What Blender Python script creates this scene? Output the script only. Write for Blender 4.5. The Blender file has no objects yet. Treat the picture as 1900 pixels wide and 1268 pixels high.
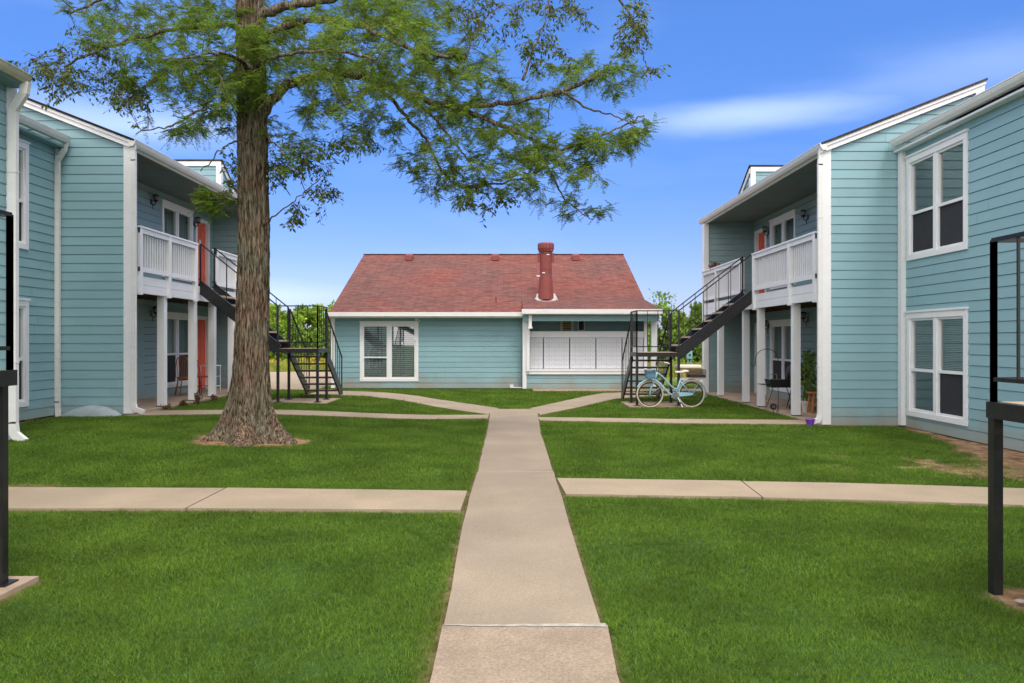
import bpy, math, random
import numpy as np
from mathutils import Vector
R = math.radians
rnd = random.Random(7)
npr = np.random.RandomState(11)
scn = bpy.context.scene
C = scn.collection

# ------------------------------------------------------------------ camera
cam_d = bpy.data.cameras.new('camera'); cam = bpy.data.objects.new('camera', cam_d); C.objects.link(cam)
cam.location = (0, 0, 1.6); cam.rotation_euler = (R(90), 0, 0)
cam_d.sensor_width = 36; cam_d.lens = 1450 / 1900 * 36
cam_d.shift_x = 5 / 1900; cam_d.shift_y = -2 / 1900
cam_d.clip_start = .05; cam_d.clip_end = 3000
scn.camera = cam

# ------------------------------------------------------------------ sky, sun, exposure
SUN_EL, SUN_DIR = 55, Vector((.21, -.53, .0))
world = bpy.data.worlds.new('World'); scn.world = world; world.use_nodes = True
wt = world.node_tree; wn = wt.nodes; wl = wt.links
bg = wn['Background']; bg.inputs['Strength'].default_value = .14
sky = wn.new('ShaderNodeTexSky'); sky.sky_type = 'NISHITA'; sky.sun_disc = False
sky.sun_elevation = R(SUN_EL); sky.sun_rotation = math.atan2(SUN_DIR.x, SUN_DIR.y)
sky.air_density = 1.0; sky.dust_density = .6; sky.ozone_density = 2.0
tc = wn.new('ShaderNodeTexCoord')
sep = wn.new('ShaderNodeSeparateXYZ'); wl.new(tc.outputs['Generated'], sep.inputs[0])
rmp = wn.new('ShaderNodeValToRGB'); wl.new(sep.outputs['Z'], rmp.inputs[0])
cr = rmp.color_ramp; cr.elements[0].position = 0; cr.elements[0].color = (.60, .60, .88, 1)
cr.elements[1].position = .50; cr.elements[1].color = (.62, .75, 1.0, 1)
e = cr.elements.new(.13); e.color = (.47, .57, 1.02, 1)
e = cr.elements.new(.22); e.color = (.40, .60, 1.04, 1)
e = cr.elements.new(.38); e.color = (.46, .74, 1.22, 1)
mul = wn.new('ShaderNodeMix'); mul.data_type = 'RGBA'; mul.blend_type = 'MULTIPLY'; mul.inputs[0].default_value = 1
wl.new(sky.outputs[0], mul.inputs[6]); wl.new(rmp.outputs[0], mul.inputs[7])
mp = wn.new('ShaderNodeMapping'); mp.inputs['Scale'].default_value = (1.3, 1.3, 6.0); mp.inputs['Location'].default_value = (.35, .1, .55)
mp.inputs['Rotation'].default_value = (0, R(8), 0)
wl.new(tc.outputs['Generated'], mp.inputs[0])
nz = wn.new('ShaderNodeTexNoise'); nz.inputs['Scale'].default_value = 1.5; nz.inputs['Detail'].default_value = 5
nz.inputs['Roughness'].default_value = .5; nz.inputs['Distortion'].default_value = .35
wl.new(mp.outputs[0], nz.inputs[0])
cr2 = wn.new('ShaderNodeValToRGB'); wl.new(nz.outputs[0], cr2.inputs[0])
cr2.color_ramp.elements[0].position = .52; cr2.color_ramp.elements[0].color = (0, 0, 0, 1)
cr2.color_ramp.elements[1].position = .90; cr2.color_ramp.elements[1].color = (.18, .18, .18, 1)
# three soft wisps of cloud at fixed directions
fac = cr2.outputs[0]
n5 = wn.new('ShaderNodeTexNoise'); n5.inputs['Scale'].default_value = 3.2; n5.inputs['Detail'].default_value = 4; wl.new(mp.outputs[0], n5.inputs[0])
for (cx, cy, cz), rx, rz, amp in (((.283, .92, .268), .12, .020, .50), ((-.43, .87, .245), .13, .028, .5), ((.47, .84, .285), .16, .04, .22), ((-.30, .94, .055), .12, .02, .5)):
    mq = wn.new('ShaderNodeMapping'); mq.inputs['Location'].default_value = (-cx/rx, -cy/.6, -cz/rz); mq.inputs['Scale'].default_value = (1/rx, 1/.6, 1/rz); wl.new(tc.outputs['Generated'], mq.inputs[0])
    ad = wn.new('ShaderNodeVectorMath'); ad.operation = 'MULTIPLY_ADD'; wl.new(n5.outputs['Color'], ad.inputs[0]); ad.inputs[1].default_value = (1.6,)*3; ad.inputs[2].default_value = (-.8,)*3
    a2 = wn.new('ShaderNodeVectorMath'); wl.new(mq.outputs[0], a2.inputs[0]); wl.new(ad.outputs[0], a2.inputs[1])
    le = wn.new('ShaderNodeVectorMath'); le.operation = 'LENGTH'; wl.new(a2.outputs[0], le.inputs[0])
    ms = wn.new('ShaderNodeMapRange'); ms.interpolation_type = 'SMOOTHSTEP'; ms.inputs[1].default_value = 1.5; ms.inputs[2].default_value = 0; ms.inputs[4].default_value = amp; wl.new(le.outputs['Value'], ms.inputs[0])
    mm = wn.new('ShaderNodeMath'); mm.operation = 'MAXIMUM'; wl.new(fac, mm.inputs[0]); wl.new(ms.outputs[0], mm.inputs[1]); fac = mm.outputs[0]
mixc = wn.new('ShaderNodeMix'); mixc.data_type = 'RGBA'; wl.new(fac, mixc.inputs[0])
wl.new(mul.outputs[2], mixc.inputs[6]); mixc.inputs[7].default_value = (5.2, 6.3, 8.6, 1)
# unseen white veil added overhead and behind the camera to whiten the ambient light
vz = wn.new('ShaderNodeMapRange'); vz.interpolation_type = 'SMOOTHSTEP'; vz.inputs[1].default_value = .42; vz.inputs[2].default_value = .80; wl.new(sep.outputs['Z'], vz.inputs[0])
vy = wn.new('ShaderNodeMapRange'); vy.interpolation_type = 'SMOOTHSTEP'; vy.inputs[1].default_value = .15; vy.inputs[2].default_value = -.45; wl.new(sep.outputs['Y'], vy.inputs[0])
vm = wn.new('ShaderNodeMath'); vm.operation = 'MAXIMUM'; wl.new(vz.outputs[0], vm.inputs[0]); wl.new(vy.outputs[0], vm.inputs[1])
vn = wn.new('ShaderNodeMath'); vn.operation = 'MULTIPLY'; vn.inputs[1].default_value = .85; wl.new(vm.outputs[0], vn.inputs[0])
mixv = wn.new('ShaderNodeMix'); mixv.data_type = 'RGBA'; wl.new(vn.outputs[0], mixv.inputs[0]); wl.new(mixc.outputs[2], mixv.inputs[6]); mixv.inputs[7].default_value = (13.6, 13.0, 12.6, 1)
wl.new(mixv.outputs[2], bg.inputs[0])

sun_d = bpy.data.lights.new('sun', 'SUN'); sun = bpy.data.objects.new('sun', sun_d); C.objects.link(sun)
sun_d.energy = 1.3; sun_d.angle = R(18); sun_d.color = (1, .93, .82)
sd = Vector((SUN_DIR.x, SUN_DIR.y, 0)).normalized() * math.cos(R(SUN_EL)); sd.z = math.sin(R(SUN_EL))
sun.rotation_euler = sd.to_track_quat('Z', 'Y').to_euler(); sun.location = (10, -20, 30)
scn.view_settings.view_transform = 'Standard'; scn.view_settings.look = 'None'
scn.view_settings.exposure = .43; scn.view_settings.gamma = 1
scn.view_settings.use_curve_mapping = False

# ------------------------------------------------------------------ helpers
def gz(x, y):
    """ground height: the lawn rises gently towards the left building"""
    a = np.clip((-np.asarray(x, float) - 1.2) / 4.2, 0, 1); a = a * a * (3 - 2 * a)
    b = np.clip((np.asarray(y, float) - 8.6) / 4.0, 0, 1); b = b * b * (3 - 2 * b)
    c = np.clip((25.5 - np.asarray(y, float)) / 4.0, 0, 1); c = c * c * (3 - 2 * c)
    return .15 * a * b * c
def G(u, v, z=0.0):
    y = (1.6 - z) * 1450 / (v - 632)
    return ((u - 945) / 1450 * y, y)

class MB:
    def __init__(s, tf=None, flip=False):
        s.v = []; s.f = []; s.tf = tf; s.flip = flip; s.mi = []; s.cur = 0
    def add(s, vs, fs):
        b = len(s.v)
        if s.tf: vs = [s.tf(p) for p in vs]
        s.v += [tuple(p) for p in vs]
        for f in fs:
            f = [b + i for i in f]
            s.f.append(f[::-1] if s.flip else f); s.mi.append(s.cur)
    def box(s, x0, x1, y0, y1, z0, z1):
        if x0 > x1: x0, x1 = x1, x0
        if y0 > y1: y0, y1 = y1, y0
        if z0 > z1: z0, z1 = z1, z0
        s.add([(x0,y0,z0),(x1,y0,z0),(x1,y1,z0),(x0,y1,z0),(x0,y0,z1),(x1,y0,z1),(x1,y1,z1),(x0,y1,z1)],
              [(0,3,2,1),(4,5,6,7),(0,1,5,4),(1,2,6,5),(2,3,7,6),(3,0,4,7)])
    def wbox(s, W, s0, s1, z0, z1, d0, d1):
        ps = [W(a, z, d) for a, d in ((s0,d0),(s1,d0),(s1,d1),(s0,d1)) for z in (z0,)] + [W(a, z1, d) for a, d in ((s0,d0),(s1,d0),(s1,d1),(s0,d1))]
        s.add(ps, [(0,3,2,1),(4,5,6,7),(0,1,5,4),(1,2,6,5),(2,3,7,6),(3,0,4,7)])
    def bar(s, p, q, w, h=None, up=(0,0,1)):
        h = h or w
        p = Vector(p); q = Vector(q); d = (q - p).normalized(); up = Vector(up)
        if abs(d.dot(up)) > .99: up = Vector((0, 1, 0)) if abs(d.y) < .9 else Vector((1, 0, 0))
        a = d.cross(up).normalized() * w / 2; b = a.cross(d).normalized() * h / 2
        vs = [p-a-b, p+a-b, p+a+b, p-a+b, q-a-b, q+a-b, q+a+b, q-a+b]
        s.add(vs, [(0,3,2,1),(4,5,6,7),(0,1,5,4),(1,2,6,5),(2,3,7,6),(3,0,4,7)])
    def tube(s, pts, rad, n=8, cap=True, closed=False):
        pts = [Vector(p) for p in pts]
        if not isinstance(rad, (list, tuple)): rad = [rad] * len(pts)
        m = len(pts); vs = []; fs = []; prev = None
        for i, p in enumerate(pts):
            if closed: d = (pts[(i+1) % m] - pts[i-1])
            else: d = (pts[min(i+1, m-1)] - pts[max(i-1, 0)])
            d = d.normalized() if d.length > 1e-9 else Vector((0,0,1))
            if prev is None:
                a = d.cross(Vector((0,0,1)))
                if a.length < .05: a = d.cross(Vector((0,1,0)))
                a.normalize()
            else:
                a = prev - d * prev.dot(d); a.normalize()
            prev = a; b = d.cross(a)
            for k in range(n):
                t = 2*math.pi*k/n
                vs.append(p + (a*math.cos(t) + b*math.sin(t)) * rad[i])
        for i in range(m if closed else m-1):
            j = (i+1) % m
            for k in range(n):
                fs.append((i*n+k, i*n+(k+1)%n, j*n+(k+1)%n, j*n+k))
        if cap and not closed:
            fs.append(tuple(range(n))[::-1]); fs.append(tuple((m-1)*n+k for k in range(n)))
        s.add(vs, fs)
    def lathe(s, c, prof, n=20, axis='z'):
        vs = []; fs = []
        for r, h in prof:
            for k in range(n):
                t = 2*math.pi*k/n
                vs.append((c[0]+r*math.cos(t), c[1]+r*math.sin(t), c[2]+h))
        for i in range(len(prof)-1):
            for k in range(n):
                fs.append((i*n+k, i*n+(k+1)%n, (i+1)*n+(k+1)%n, (i+1)*n+k))
        fs.append(tuple(range(n))[::-1]); fs.append(tuple((len(prof)-1)*n+k for k in range(n)))
        s.add(vs, fs)
    def prism(s, poly, y0, y1, ax='y'):
        """poly in (x,z) extruded over y; ax='x': poly in (y,z) over x; ax='z': poly in (x,y) over z"""
        n = len(poly)
        f = {'y': lambda p, t: (p[0], t, p[1]), 'x': lambda p, t: (t, p[0], p[1]), 'z': lambda p, t: (p[0], p[1], t)}[ax]
        vs = [f(p, y0) for p in poly] + [f(p, y1) for p in poly]
        fs = [tuple(range(n)), tuple(range(n, 2*n))[::-1]] + [(i, (i+1)%n + 0, (i+1)%n + n, i+n)[::-1] for i in range(n)]
        s.add(vs, fs)
    def build(s, name, mat, parent=None, smooth=False, base=None):
        off = Vector((0,0,0))
        if parent is not None: off = Vector(parent.get('_w', (0,0,0)))
        elif base is not None: off = Vector(base)
        me = bpy.data.meshes.new(name)
        me.from_pydata([(p[0]-off.x, p[1]-off.y, p[2]-off.z) for p in s.v], [], s.f)
        for mm_ in (mat if isinstance(mat, (list, tuple)) else [mat]): me.materials.append(mm_)
        if any(s.mi): me.polygons.foreach_set('material_index', s.mi)
        if smooth:
            me.polygons.foreach_set('use_smooth', [True]*len(me.polygons))
        me.update()
        o = bpy.data.objects.new(name, me); C.objects.link(o)
        if parent is not None:
            o.parent = parent
            o['_w'] = tuple(off)
        else:
            o.location = off; o['_w'] = tuple(off)
        return o

def np_mesh(name, V, nper, mat, parent=None, smooth=False):
    """V: (N, nper, 3) array, every row one polygon"""
    V = np.asarray(V, np.float32)
    if parent is not None: V = V - np.array(parent.get('_w', (0,0,0)), np.float32)
    N = V.shape[0]; me = bpy.data.meshes.new(name)
    me.vertices.add(N*nper); me.vertices.foreach_set('co', V.reshape(-1))
    me.loops.add(N*nper); me.loops.foreach_set('vertex_index', np.arange(N*nper, dtype=np.int32))
    me.polygons.add(N); me.polygons.foreach_set('loop_start', np.arange(0, N*nper, nper, dtype=np.int32))
    me.update(calc_edges=True); me.materials.append(mat)
    o = bpy.data.objects.new(name, me); C.objects.link(o)
    if parent is not None: o.parent = parent; o['_w'] = tuple(parent.get('_w', (0,0,0)))
    return o
def tag(o, label=None, cat=None, group=None, kind=None):
    if label: o['label'] = label
    if cat: o['category'] = cat
    if group: o['group'] = group
    if kind: o['kind'] = kind
    return o
def empty(name, loc, label, cat, group=None):
    o = bpy.data.objects.new(name, None); C.objects.link(o); o.location = loc; o['_w'] = tuple(loc)
    o.empty_display_size = .1
    return tag(o, label, cat, group)

# value noise (numpy)
_perm = np.random.RandomState(3).rand(4096)
def vnoise(x, y, z):
    x, y, z = np.broadcast_arrays(np.asarray(x, float), np.asarray(y, float), np.asarray(z, float))
    xi = np.floor(x).astype(int); yi = np.floor(y).astype(int); zi = np.floor(z).astype(int)
    fx, fy, fz = x-xi, y-yi, z-zi
    fx = fx*fx*(3-2*fx); fy = fy*fy*(3-2*fy); fz = fz*fz*(3-2*fz)
    h = lambda a, b, c: _perm[(a*73856093 ^ b*19349663 ^ c*83492791) & 4095]
    l = lambda a, b, t: a + (b-a)*t
    return l(l(l(h(xi,yi,zi),h(xi+1,yi,zi),fx), l(h(xi,yi+1,zi),h(xi+1,yi+1,zi),fx), fy),
             l(l(h(xi,yi,zi+1),h(xi+1,yi,zi+1),fx), l(h(xi,yi+1,zi+1),h(xi+1,yi+1,zi+1),fx), fy), fz)

# ------------------------------------------------------------------ materials
def mat(name, col, rough=.6, var=.12, nscale=6, nstretch=(1,1,1), bump=0, bscale=60, spec=.4, metal=0, col2=None,
        c2scale=1.5, c2lo=.5, c2hi=.7, island=0, bstretch=None, fine=0):
    m = bpy.data.materials.new(name); m.use_nodes = True
    t = m.node_tree; n = t.nodes; l = t.links; p = n['Principled BSDF']
    p.inputs['Roughness'].default_value = rough; p.inputs['Metallic'].default_value = metal
    p.inputs['Specular IOR Level'].default_value = spec
    geo = n.new('ShaderNodeNewGeometry')
    mp = n.new('ShaderNodeMapping'); l.new(geo.outputs['Position'], mp.inputs[0]); mp.inputs['Scale'].default_value = nstretch
    nz = n.new('ShaderNodeTexNoise'); nz.inputs['Scale'].default_value = nscale; nz.inputs['Detail'].default_value = 6
    l.new(mp.outputs[0], nz.inputs[0])
    hsv = n.new('ShaderNodeHueSaturation'); hsv.inputs['Color'].default_value = (*col, 1)
    mr = n.new('ShaderNodeMapRange'); mr.inputs[3].default_value = 1-var; mr.inputs[4].default_value = 1+var
    mr.inputs[1].default_value = .3; mr.inputs[2].default_value = .7
    l.new(nz.outputs[0], mr.inputs[0])
    val = mr.outputs[0]
    if island:
        mi = n.new('ShaderNodeMapRange'); mi.inputs[3].default_value = 1-island; mi.inputs[4].default_value = 1+island
        l.new(geo.outputs['Random Per Island'], mi.inputs[0])
        mm = n.new('ShaderNodeMath'); mm.operation = 'MULTIPLY'; l.new(val, mm.inputs[0]); l.new(mi.outputs[0], mm.inputs[1]); val = mm.outputs[0]
    if fine:
        n4 = n.new('ShaderNodeTexNoise'); n4.inputs['Scale'].default_value = bscale; n4.inputs['Detail'].default_value = 3; l.new(mp.outputs[0], n4.inputs[0])
        mf = n.new('ShaderNodeMapRange'); mf.inputs[1].default_value = .3; mf.inputs[2].default_value = .7
        mf.inputs[3].default_value = 1-fine; mf.inputs[4].default_value = 1+fine; l.new(n4.outputs[0], mf.inputs[0])
        mm = n.new('ShaderNodeMath'); mm.operation = 'MULTIPLY'; l.new(val, mm.inputs[0]); l.new(mf.outputs[0], mm.inputs[1]); val = mm.outputs[0]
    l.new(val, hsv.inputs['Value'])
    out = hsv.outputs[0]
    if col2:
        n2 = n.new('ShaderNodeTexNoise'); n2.inputs['Scale'].default_value = c2scale; n2.inputs['Detail'].default_value = 7
        n2.inputs['Roughness'].default_value = .65; l.new(mp.outputs[0], n2.inputs[0])
        m2 = n.new('ShaderNodeMapRange'); m2.inputs[1].default_value = c2lo; m2.inputs[2].default_value = c2hi; l.new(n2.outputs[0], m2.inputs[0])
        mx = n.new('ShaderNodeMix'); mx.data_type = 'RGBA'; l.new(m2.outputs[0], mx.inputs[0]); l.new(out, mx.inputs[6]); mx.inputs[7].default_value = (*col2, 1)
        out = mx.outputs[2]
    l.new(out, p.inputs['Base Color'])
    if bump:
        n3 = n.new('ShaderNodeTexNoise'); n3.inputs['Scale'].default_value = bscale; n3.inputs['Detail'].default_value = 5
        if bstretch:
            mb = n.new('ShaderNodeMapping'); l.new(geo.outputs['Position'], mb.inputs[0]); mb.inputs['Scale'].default_value = bstretch; l.new(mb.outputs[0], n3.inputs[0])
        else: l.new(mp.outputs[0], n3.inputs[0])
        b = n.new('ShaderNodeBump'); b.inputs['Strength'].default_value = bump; b.inputs['Distance'].default_value = .01
        l.new(n3.outputs[0], b.inputs['Height']); l.new(b.outputs[0], p.inputs['Normal'])
    m['_out'] = 1
    return m

def leaf_mat(name, col, col2, trans=.35, rough=.55, hue=.02, nscale=.8, clump=.25, patch=None):
    m = bpy.data.materials.new(name); m.use_nodes = True
    t = m.node_tree; n = t.nodes; l = t.links; n.remove(n['Principled BSDF']); out = n['Material Output']
    geo = n.new('ShaderNodeNewGeometry')
    mx = n.new('ShaderNodeMix'); mx.data_type = 'RGBA'; mx.inputs[6].default_value = (*col, 1); mx.inputs[7].default_value = (*col2, 1)
    l.new(geo.outputs['Random Per Island'], mx.inputs[0])
    nz = n.new('ShaderNodeTexNoise'); nz.inputs['Scale'].default_value = nscale; nz.inputs['Detail'].default_value = 4; l.new(geo.outputs['Position'], nz.inputs[0])
    mr = n.new('ShaderNodeMapRange'); mr.inputs[1].default_value = .35; mr.inputs[2].default_value = .65; mr.inputs[3].default_value = 1-clump; mr.inputs[4].default_value = 1+clump
    l.new(nz.outputs[0], mr.inputs[0])
    hs = n.new('ShaderNodeHueSaturation'); l.new(mx.outputs[2], hs.inputs['Color']); l.new(mr.outputs[0], hs.inputs['Value'])
    if patch:
        n2 = n.new('ShaderNodeTexNoise'); n2.inputs['Scale'].default_value = .42; n2.inputs['Detail'].default_value = 6; n2.inputs['Roughness'].default_value = .6; l.new(geo.outputs['Position'], n2.inputs[0])
        m2 = n.new('ShaderNodeMapRange'); m2.inputs[1].default_value = .47; m2.inputs[2].default_value = .70; m2.inputs[4].default_value = .45; l.new(n2.outputs[0], m2.inputs[0])
        px = n.new('ShaderNodeMix'); px.data_type = 'RGBA'; l.new(m2.outputs[0], px.inputs[0]); l.new(mx.outputs[2], px.inputs[6]); px.inputs[7].default_value = (*patch, 1); l.new(px.outputs[2], hs.inputs['Color'])
    d = n.new('ShaderNodeBsdfPrincipled'); d.inputs['Roughness'].default_value = rough; d.inputs['Specular IOR Level'].default_value = .15
    tr = n.new('ShaderNodeBsdfTranslucent'); ms = n.new('ShaderNodeMixShader'); ms.inputs[0].default_value = trans
    l.new(hs.outputs[0], d.inputs['Base Color']); l.new(hs.outputs[0], tr.inputs['Color'])
    l.new(d.outputs[0], ms.inputs[1]); l.new(tr.outputs[0], ms.inputs[2]); l.new(ms.outputs[0], out.inputs[0])
    return m

def siding_mat(name, col):
    m = mat(name, col, rough=.55, var=.04, nscale=1.2, island=.04, bump=.12, bscale=9, bstretch=(3,3,40), fine=.0, spec=.35)
    t = m.node_tree; n = t.nodes; l = t.links; p = n['Principled BSDF']
    src = p.inputs['Base Color'].links[0].from_socket
    geo = n.new('ShaderNodeNewGeometry'); sp = n.new('ShaderNodeSeparateXYZ'); l.new(geo.outputs['Position'], sp.inputs[0])
    nz = n.new('ShaderNodeTexNoise'); nz.inputs['Scale'].default_value = 1.6; nz.inputs['Detail'].default_value = 6; l.new(geo.outputs['Position'], nz.inputs[0])
    # red-soil splash stain low on the walls
    a = n.new('ShaderNodeMath'); a.operation = 'MULTIPLY_ADD'; l.new(nz.outputs[0], a.inputs[0]); a.inputs[1].default_value = -.9; l.new(sp.outputs['Z'], a.inputs[2])
    mr = n.new('ShaderNodeMapRange'); mr.inputs[1].default_value = -.5; mr.inputs[2].default_value = .02; mr.inputs[3].default_value = .75; mr.inputs[4].default_value = 0
    l.new(a.outputs[0], mr.inputs[0])
    mx = n.new('ShaderNodeMix'); mx.data_type = 'RGBA'; l.new(mr.outputs[0], mx.inputs[0]); l.new(src, mx.inputs[6]); mx.inputs[7].default_value = (.30, .25, .17, 1)
    l.new(mx.outputs[2], p.inputs['Base Color'])
    return m

def shingle_mat(name, c1, c2, cm, kx, ky):
    m = bpy.data.materials.new(name); m.use_nodes = True
    t = m.node_tree; n = t.nodes; l = t.links; p = n['Principled BSDF']; p.inputs['Roughness'].default_value = .9; p.inputs['Specular IOR Level'].default_value = .15
    geo = n.new('ShaderNodeNewGeometry'); mp = n.new('ShaderNodeMapping'); mp.inputs['Scale'].default_value = (kx, ky, 1); l.new(geo.outputs['Position'], mp.inputs[0])
    br = n.new('ShaderNodeTexBrick'); l.new(mp.outputs[0], br.inputs[0])
    br.inputs['Color1'].default_value = (*c1, 1); br.inputs['Color2'].default_value = (*c2, 1); br.inputs['Mortar'].default_value = (*cm, 1)
    br.inputs['Scale'].default_value = 1; br.inputs['Brick Width'].default_value = .42; br.inputs['Row Height'].default_value = .14
    br.inputs['Mortar Size'].default_value = .006; br.inputs['Mortar Smooth'].default_value = .3; br.inputs['Bias'].default_value = 0
    v = n.new('ShaderNodeTexNoise'); v.inputs['Scale'].default_value = 5; v.inputs['Detail'].default_value = 3
    mp2 = n.new('ShaderNodeMapping'); mp2.inputs['Scale'].default_value = (.75, 4.2, 1); l.new(geo.outputs['Position'], mp2.inputs[0]); l.new(mp2.outputs[0], v.inputs[0])
    n2 = n.new('ShaderNodeTexNoise'); n2.inputs['Scale'].default_value = .45; n2.inputs['Detail'].default_value = 5; l.new(geo.outputs['Position'], n2.inputs[0])
    r1 = n.new('ShaderNodeMapRange'); r1.inputs[1].default_value = .35; r1.inputs[2].default_value = .65; r1.inputs[3].default_value = .70; r1.inputs[4].default_value = 1.30; l.new(v.outputs[0], r1.inputs[0])
    r2 = n.new('ShaderNodeMapRange'); r2.inputs[1].default_value = .38; r2.inputs[2].default_value = .6; r2.inputs[3].default_value = .80; r2.inputs[4].default_value = 1.0; l.new(n2.outputs[0], r2.inputs[0])
    mm = n.new('ShaderNodeMath'); mm.operation = 'MULTIPLY'; l.new(r1.outputs[0], mm.inputs[0]); l.new(r2.outputs[0], mm.inputs[1])
    hs = n.new('ShaderNodeHueSaturation'); l.new(br.outputs[0], hs.inputs['Color']); l.new(mm.outputs[0], hs.inputs['Value'])
    r3 = n.new('ShaderNodeMapRange'); r3.inputs[1].default_value = .38; r3.inputs[2].default_value = .6; r3.inputs[3].default_value = .85; r3.inputs[4].default_value = 1.03; l.new(n2.outputs[0], r3.inputs[0])
    l.new(r3.outputs[0], hs.inputs['Saturation'])
    l.new(hs.outputs[0], p.inputs['Base Color'])
    b = n.new('ShaderNodeBump'); b.inputs['Strength'].default_value = .7; b.inputs['Distance'].default_value = .012; b.invert = True
    l.new(br.outputs['Fac'], b.inputs['Height']); l.new(b.outputs[0], p.inputs['Normal'])
    return m

def glass_mat(name, refl=.9, tint=(.75, .85, .85)):
    m = bpy.data.materials.new(name); m.use_nodes = True
    t = m.node_tree; n = t.nodes; l = t.links; n.remove(n['Principled BSDF']); out = n['Material Output']
    tr = n.new('ShaderNodeBsdfTransparent'); tr.inputs[0].default_value = (*tint, 1)
    gl = n.new('ShaderNodeBsdfGlossy'); gl.inputs['Roughness'].default_value = .02; gl.inputs[0].default_value = (refl,)*3 + (1,)
    lw = n.new('ShaderNodeLayerWeight'); lw.inputs[0].default_value = .5
    pw = n.new('ShaderNodeMath'); pw.operation = 'POWER'; l.new(lw.outputs['Facing'], pw.inputs[0]); pw.inputs[1].default_value = 3.5
    fr = n.new('ShaderNodeMath'); fr.operation = 'MULTIPLY_ADD'; l.new(pw.outputs[0], fr.inputs[0]); fr.inputs[1].default_value = .85; fr.inputs[2].default_value = .22
    ms = n.new('ShaderNodeMixShader'); l.new(fr.outputs[0], ms.inputs[0]); l.new(tr.outputs[0], ms.inputs[1]); l.new(gl.outputs[0], ms.inputs[2]); l.new(ms.outputs[0], out.inputs[0])
    return m

TEAL = siding_mat('teal_siding_paint', (.255, .425, .468))
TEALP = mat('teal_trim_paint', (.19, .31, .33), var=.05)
PORCH = siding_mat('teal_siding_shade_tone', (.25, .37, .385))  # same teal siding, porch shade put into its darker, less blue colour
WHITE = mat('white_trim_paint', (.82, .82, .83), rough=.5, var=.03, nscale=3, col2=(.70, .67, .62), c2scale=2.2, c2lo=.62, c2hi=.95, bump=.05, bscale=25)
GUTTER = mat('white_aluminium_gutter', (.78, .77, .75), rough=.45, var=.04, nscale=2, nstretch=(1,1,4), col2=(.55, .51, .44), c2scale=2.5, c2lo=.58, c2hi=.9)
OLDGUT = mat('mildewed_gutter', (.50, .49, .40), rough=.55, var=.1, nscale=4, col2=(.24, .23, .15), c2scale=4, c2lo=.42, c2hi=.7)
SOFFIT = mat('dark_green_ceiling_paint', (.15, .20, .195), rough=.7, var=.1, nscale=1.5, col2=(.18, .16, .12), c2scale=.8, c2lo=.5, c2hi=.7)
CORAL = mat('coral_door_paint', (.78, .135, .070), rough=.4, var=.06)
JAMB = mat('pink_door_edge', (.58, .26, .2), rough=.5, var=.05)
CONC = mat('path_concrete', (.300, .242, .180), rough=.9, var=.13, nscale=1.3, col2=(.27, .225, .18), c2scale=1.1, c2lo=.45, c2hi=.8, bump=.4, bscale=120, fine=.22, spec=.2)
CONCN = mat('coarse_path_concrete', (.300, .235, .175), rough=.95, var=.13, nscale=3, col2=(.235, .19, .145), c2scale=14, c2lo=.52, c2hi=.8, bump=.45, bscale=85, fine=.24, spec=.15)
CONC2 = mat('cross_path_concrete', (.36, .285, .205), rough=.9, var=.10, nscale=1.1, col2=(.29, .23, .165), c2scale=1.2, c2lo=.47, c2hi=.8, bump=.35, bscale=130, fine=.18, spec=.2)
EDGE = mat('joint_concrete', (.35, .33, .29), rough=.9, var=.25, nscale=18)
PORCHC = mat('porch_concrete', (.40, .30, .22), rough=.85, var=.12, nscale=2, col2=(.26, .17, .12), c2scale=1.6, c2lo=.45, c2hi=.75, bump=.2, bscale=90)
BLACK = mat('black_painted_steel', (.012, .012, .013), rough=.36, var=.3, nscale=12, col2=(.035, .022, .015), c2scale=9, c2lo=.55, c2hi=.8, bump=.15, bscale=60, spec=.5)
TREAD = mat('weathered_wood_tread', (.45, .35, .26), rough=.85, var=.2, nscale=8, nstretch=(1,6,1), bump=.3, bscale=40)
TREADD = mat('stained_plank_tread', (.16, .10, .06), rough=.85, var=.3, nscale=8, bump=.3, bscale=40)
BROWN = mat('brown_joist_wood', (.13, .075, .045), rough=.8, var=.25, nscale=6)
RED = shingle_mat('red_asphalt_shingles', (.215, .078, .062), (.165, .062, .054), (.105, .042, .040), 1, 1.085)
DARKSH = shingle_mat('dark_asphalt_shingles', (.08, .065, .06), (.05, .042, .04), (.025, .02, .02), 1.085, 1)
REDMET = mat('red_painted_flue', (.25, .055, .045), rough=.5, var=.12, nscale=3, col2=(.17, .05, .04), c2scale=3)
FLASH = mat('grey_flashing', (.42, .41, .39), rough=.5, var=.2, nscale=9)
GLASS = glass_mat('window_glass')
SCREEN = mat('dark_insect_screen', (.030, .031, .036), rough=.8, var=.1)
ROOM = mat('dim_room_interior', (.035, .05, .055), rough=.9, var=.1)
CURT = mat('grey_green_curtain', (.13, .18, .17), rough=.9, var=.15, nscale=9, nstretch=(6,6,.3))
BLIND = mat('pale_blind_slats', (.36, .37, .36), rough=.6, var=.06)
MAILM = mat('mailbox_aluminium_paint', (.66, .67, .71), rough=.5, var=.03, nscale=6)
MAILG = mat('mailbox_frame_grey', (.45, .46, .49), rough=.6, var=.05)
LAMPM = mat('dark_bronze_lamp', (.02, .018, .017), rough=.4)
LAMPG = mat('frosted_lamp_glass', (.22, .20, .17), rough=.3)
BARK = None
SOILC = (.23, .13, .075)

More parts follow.
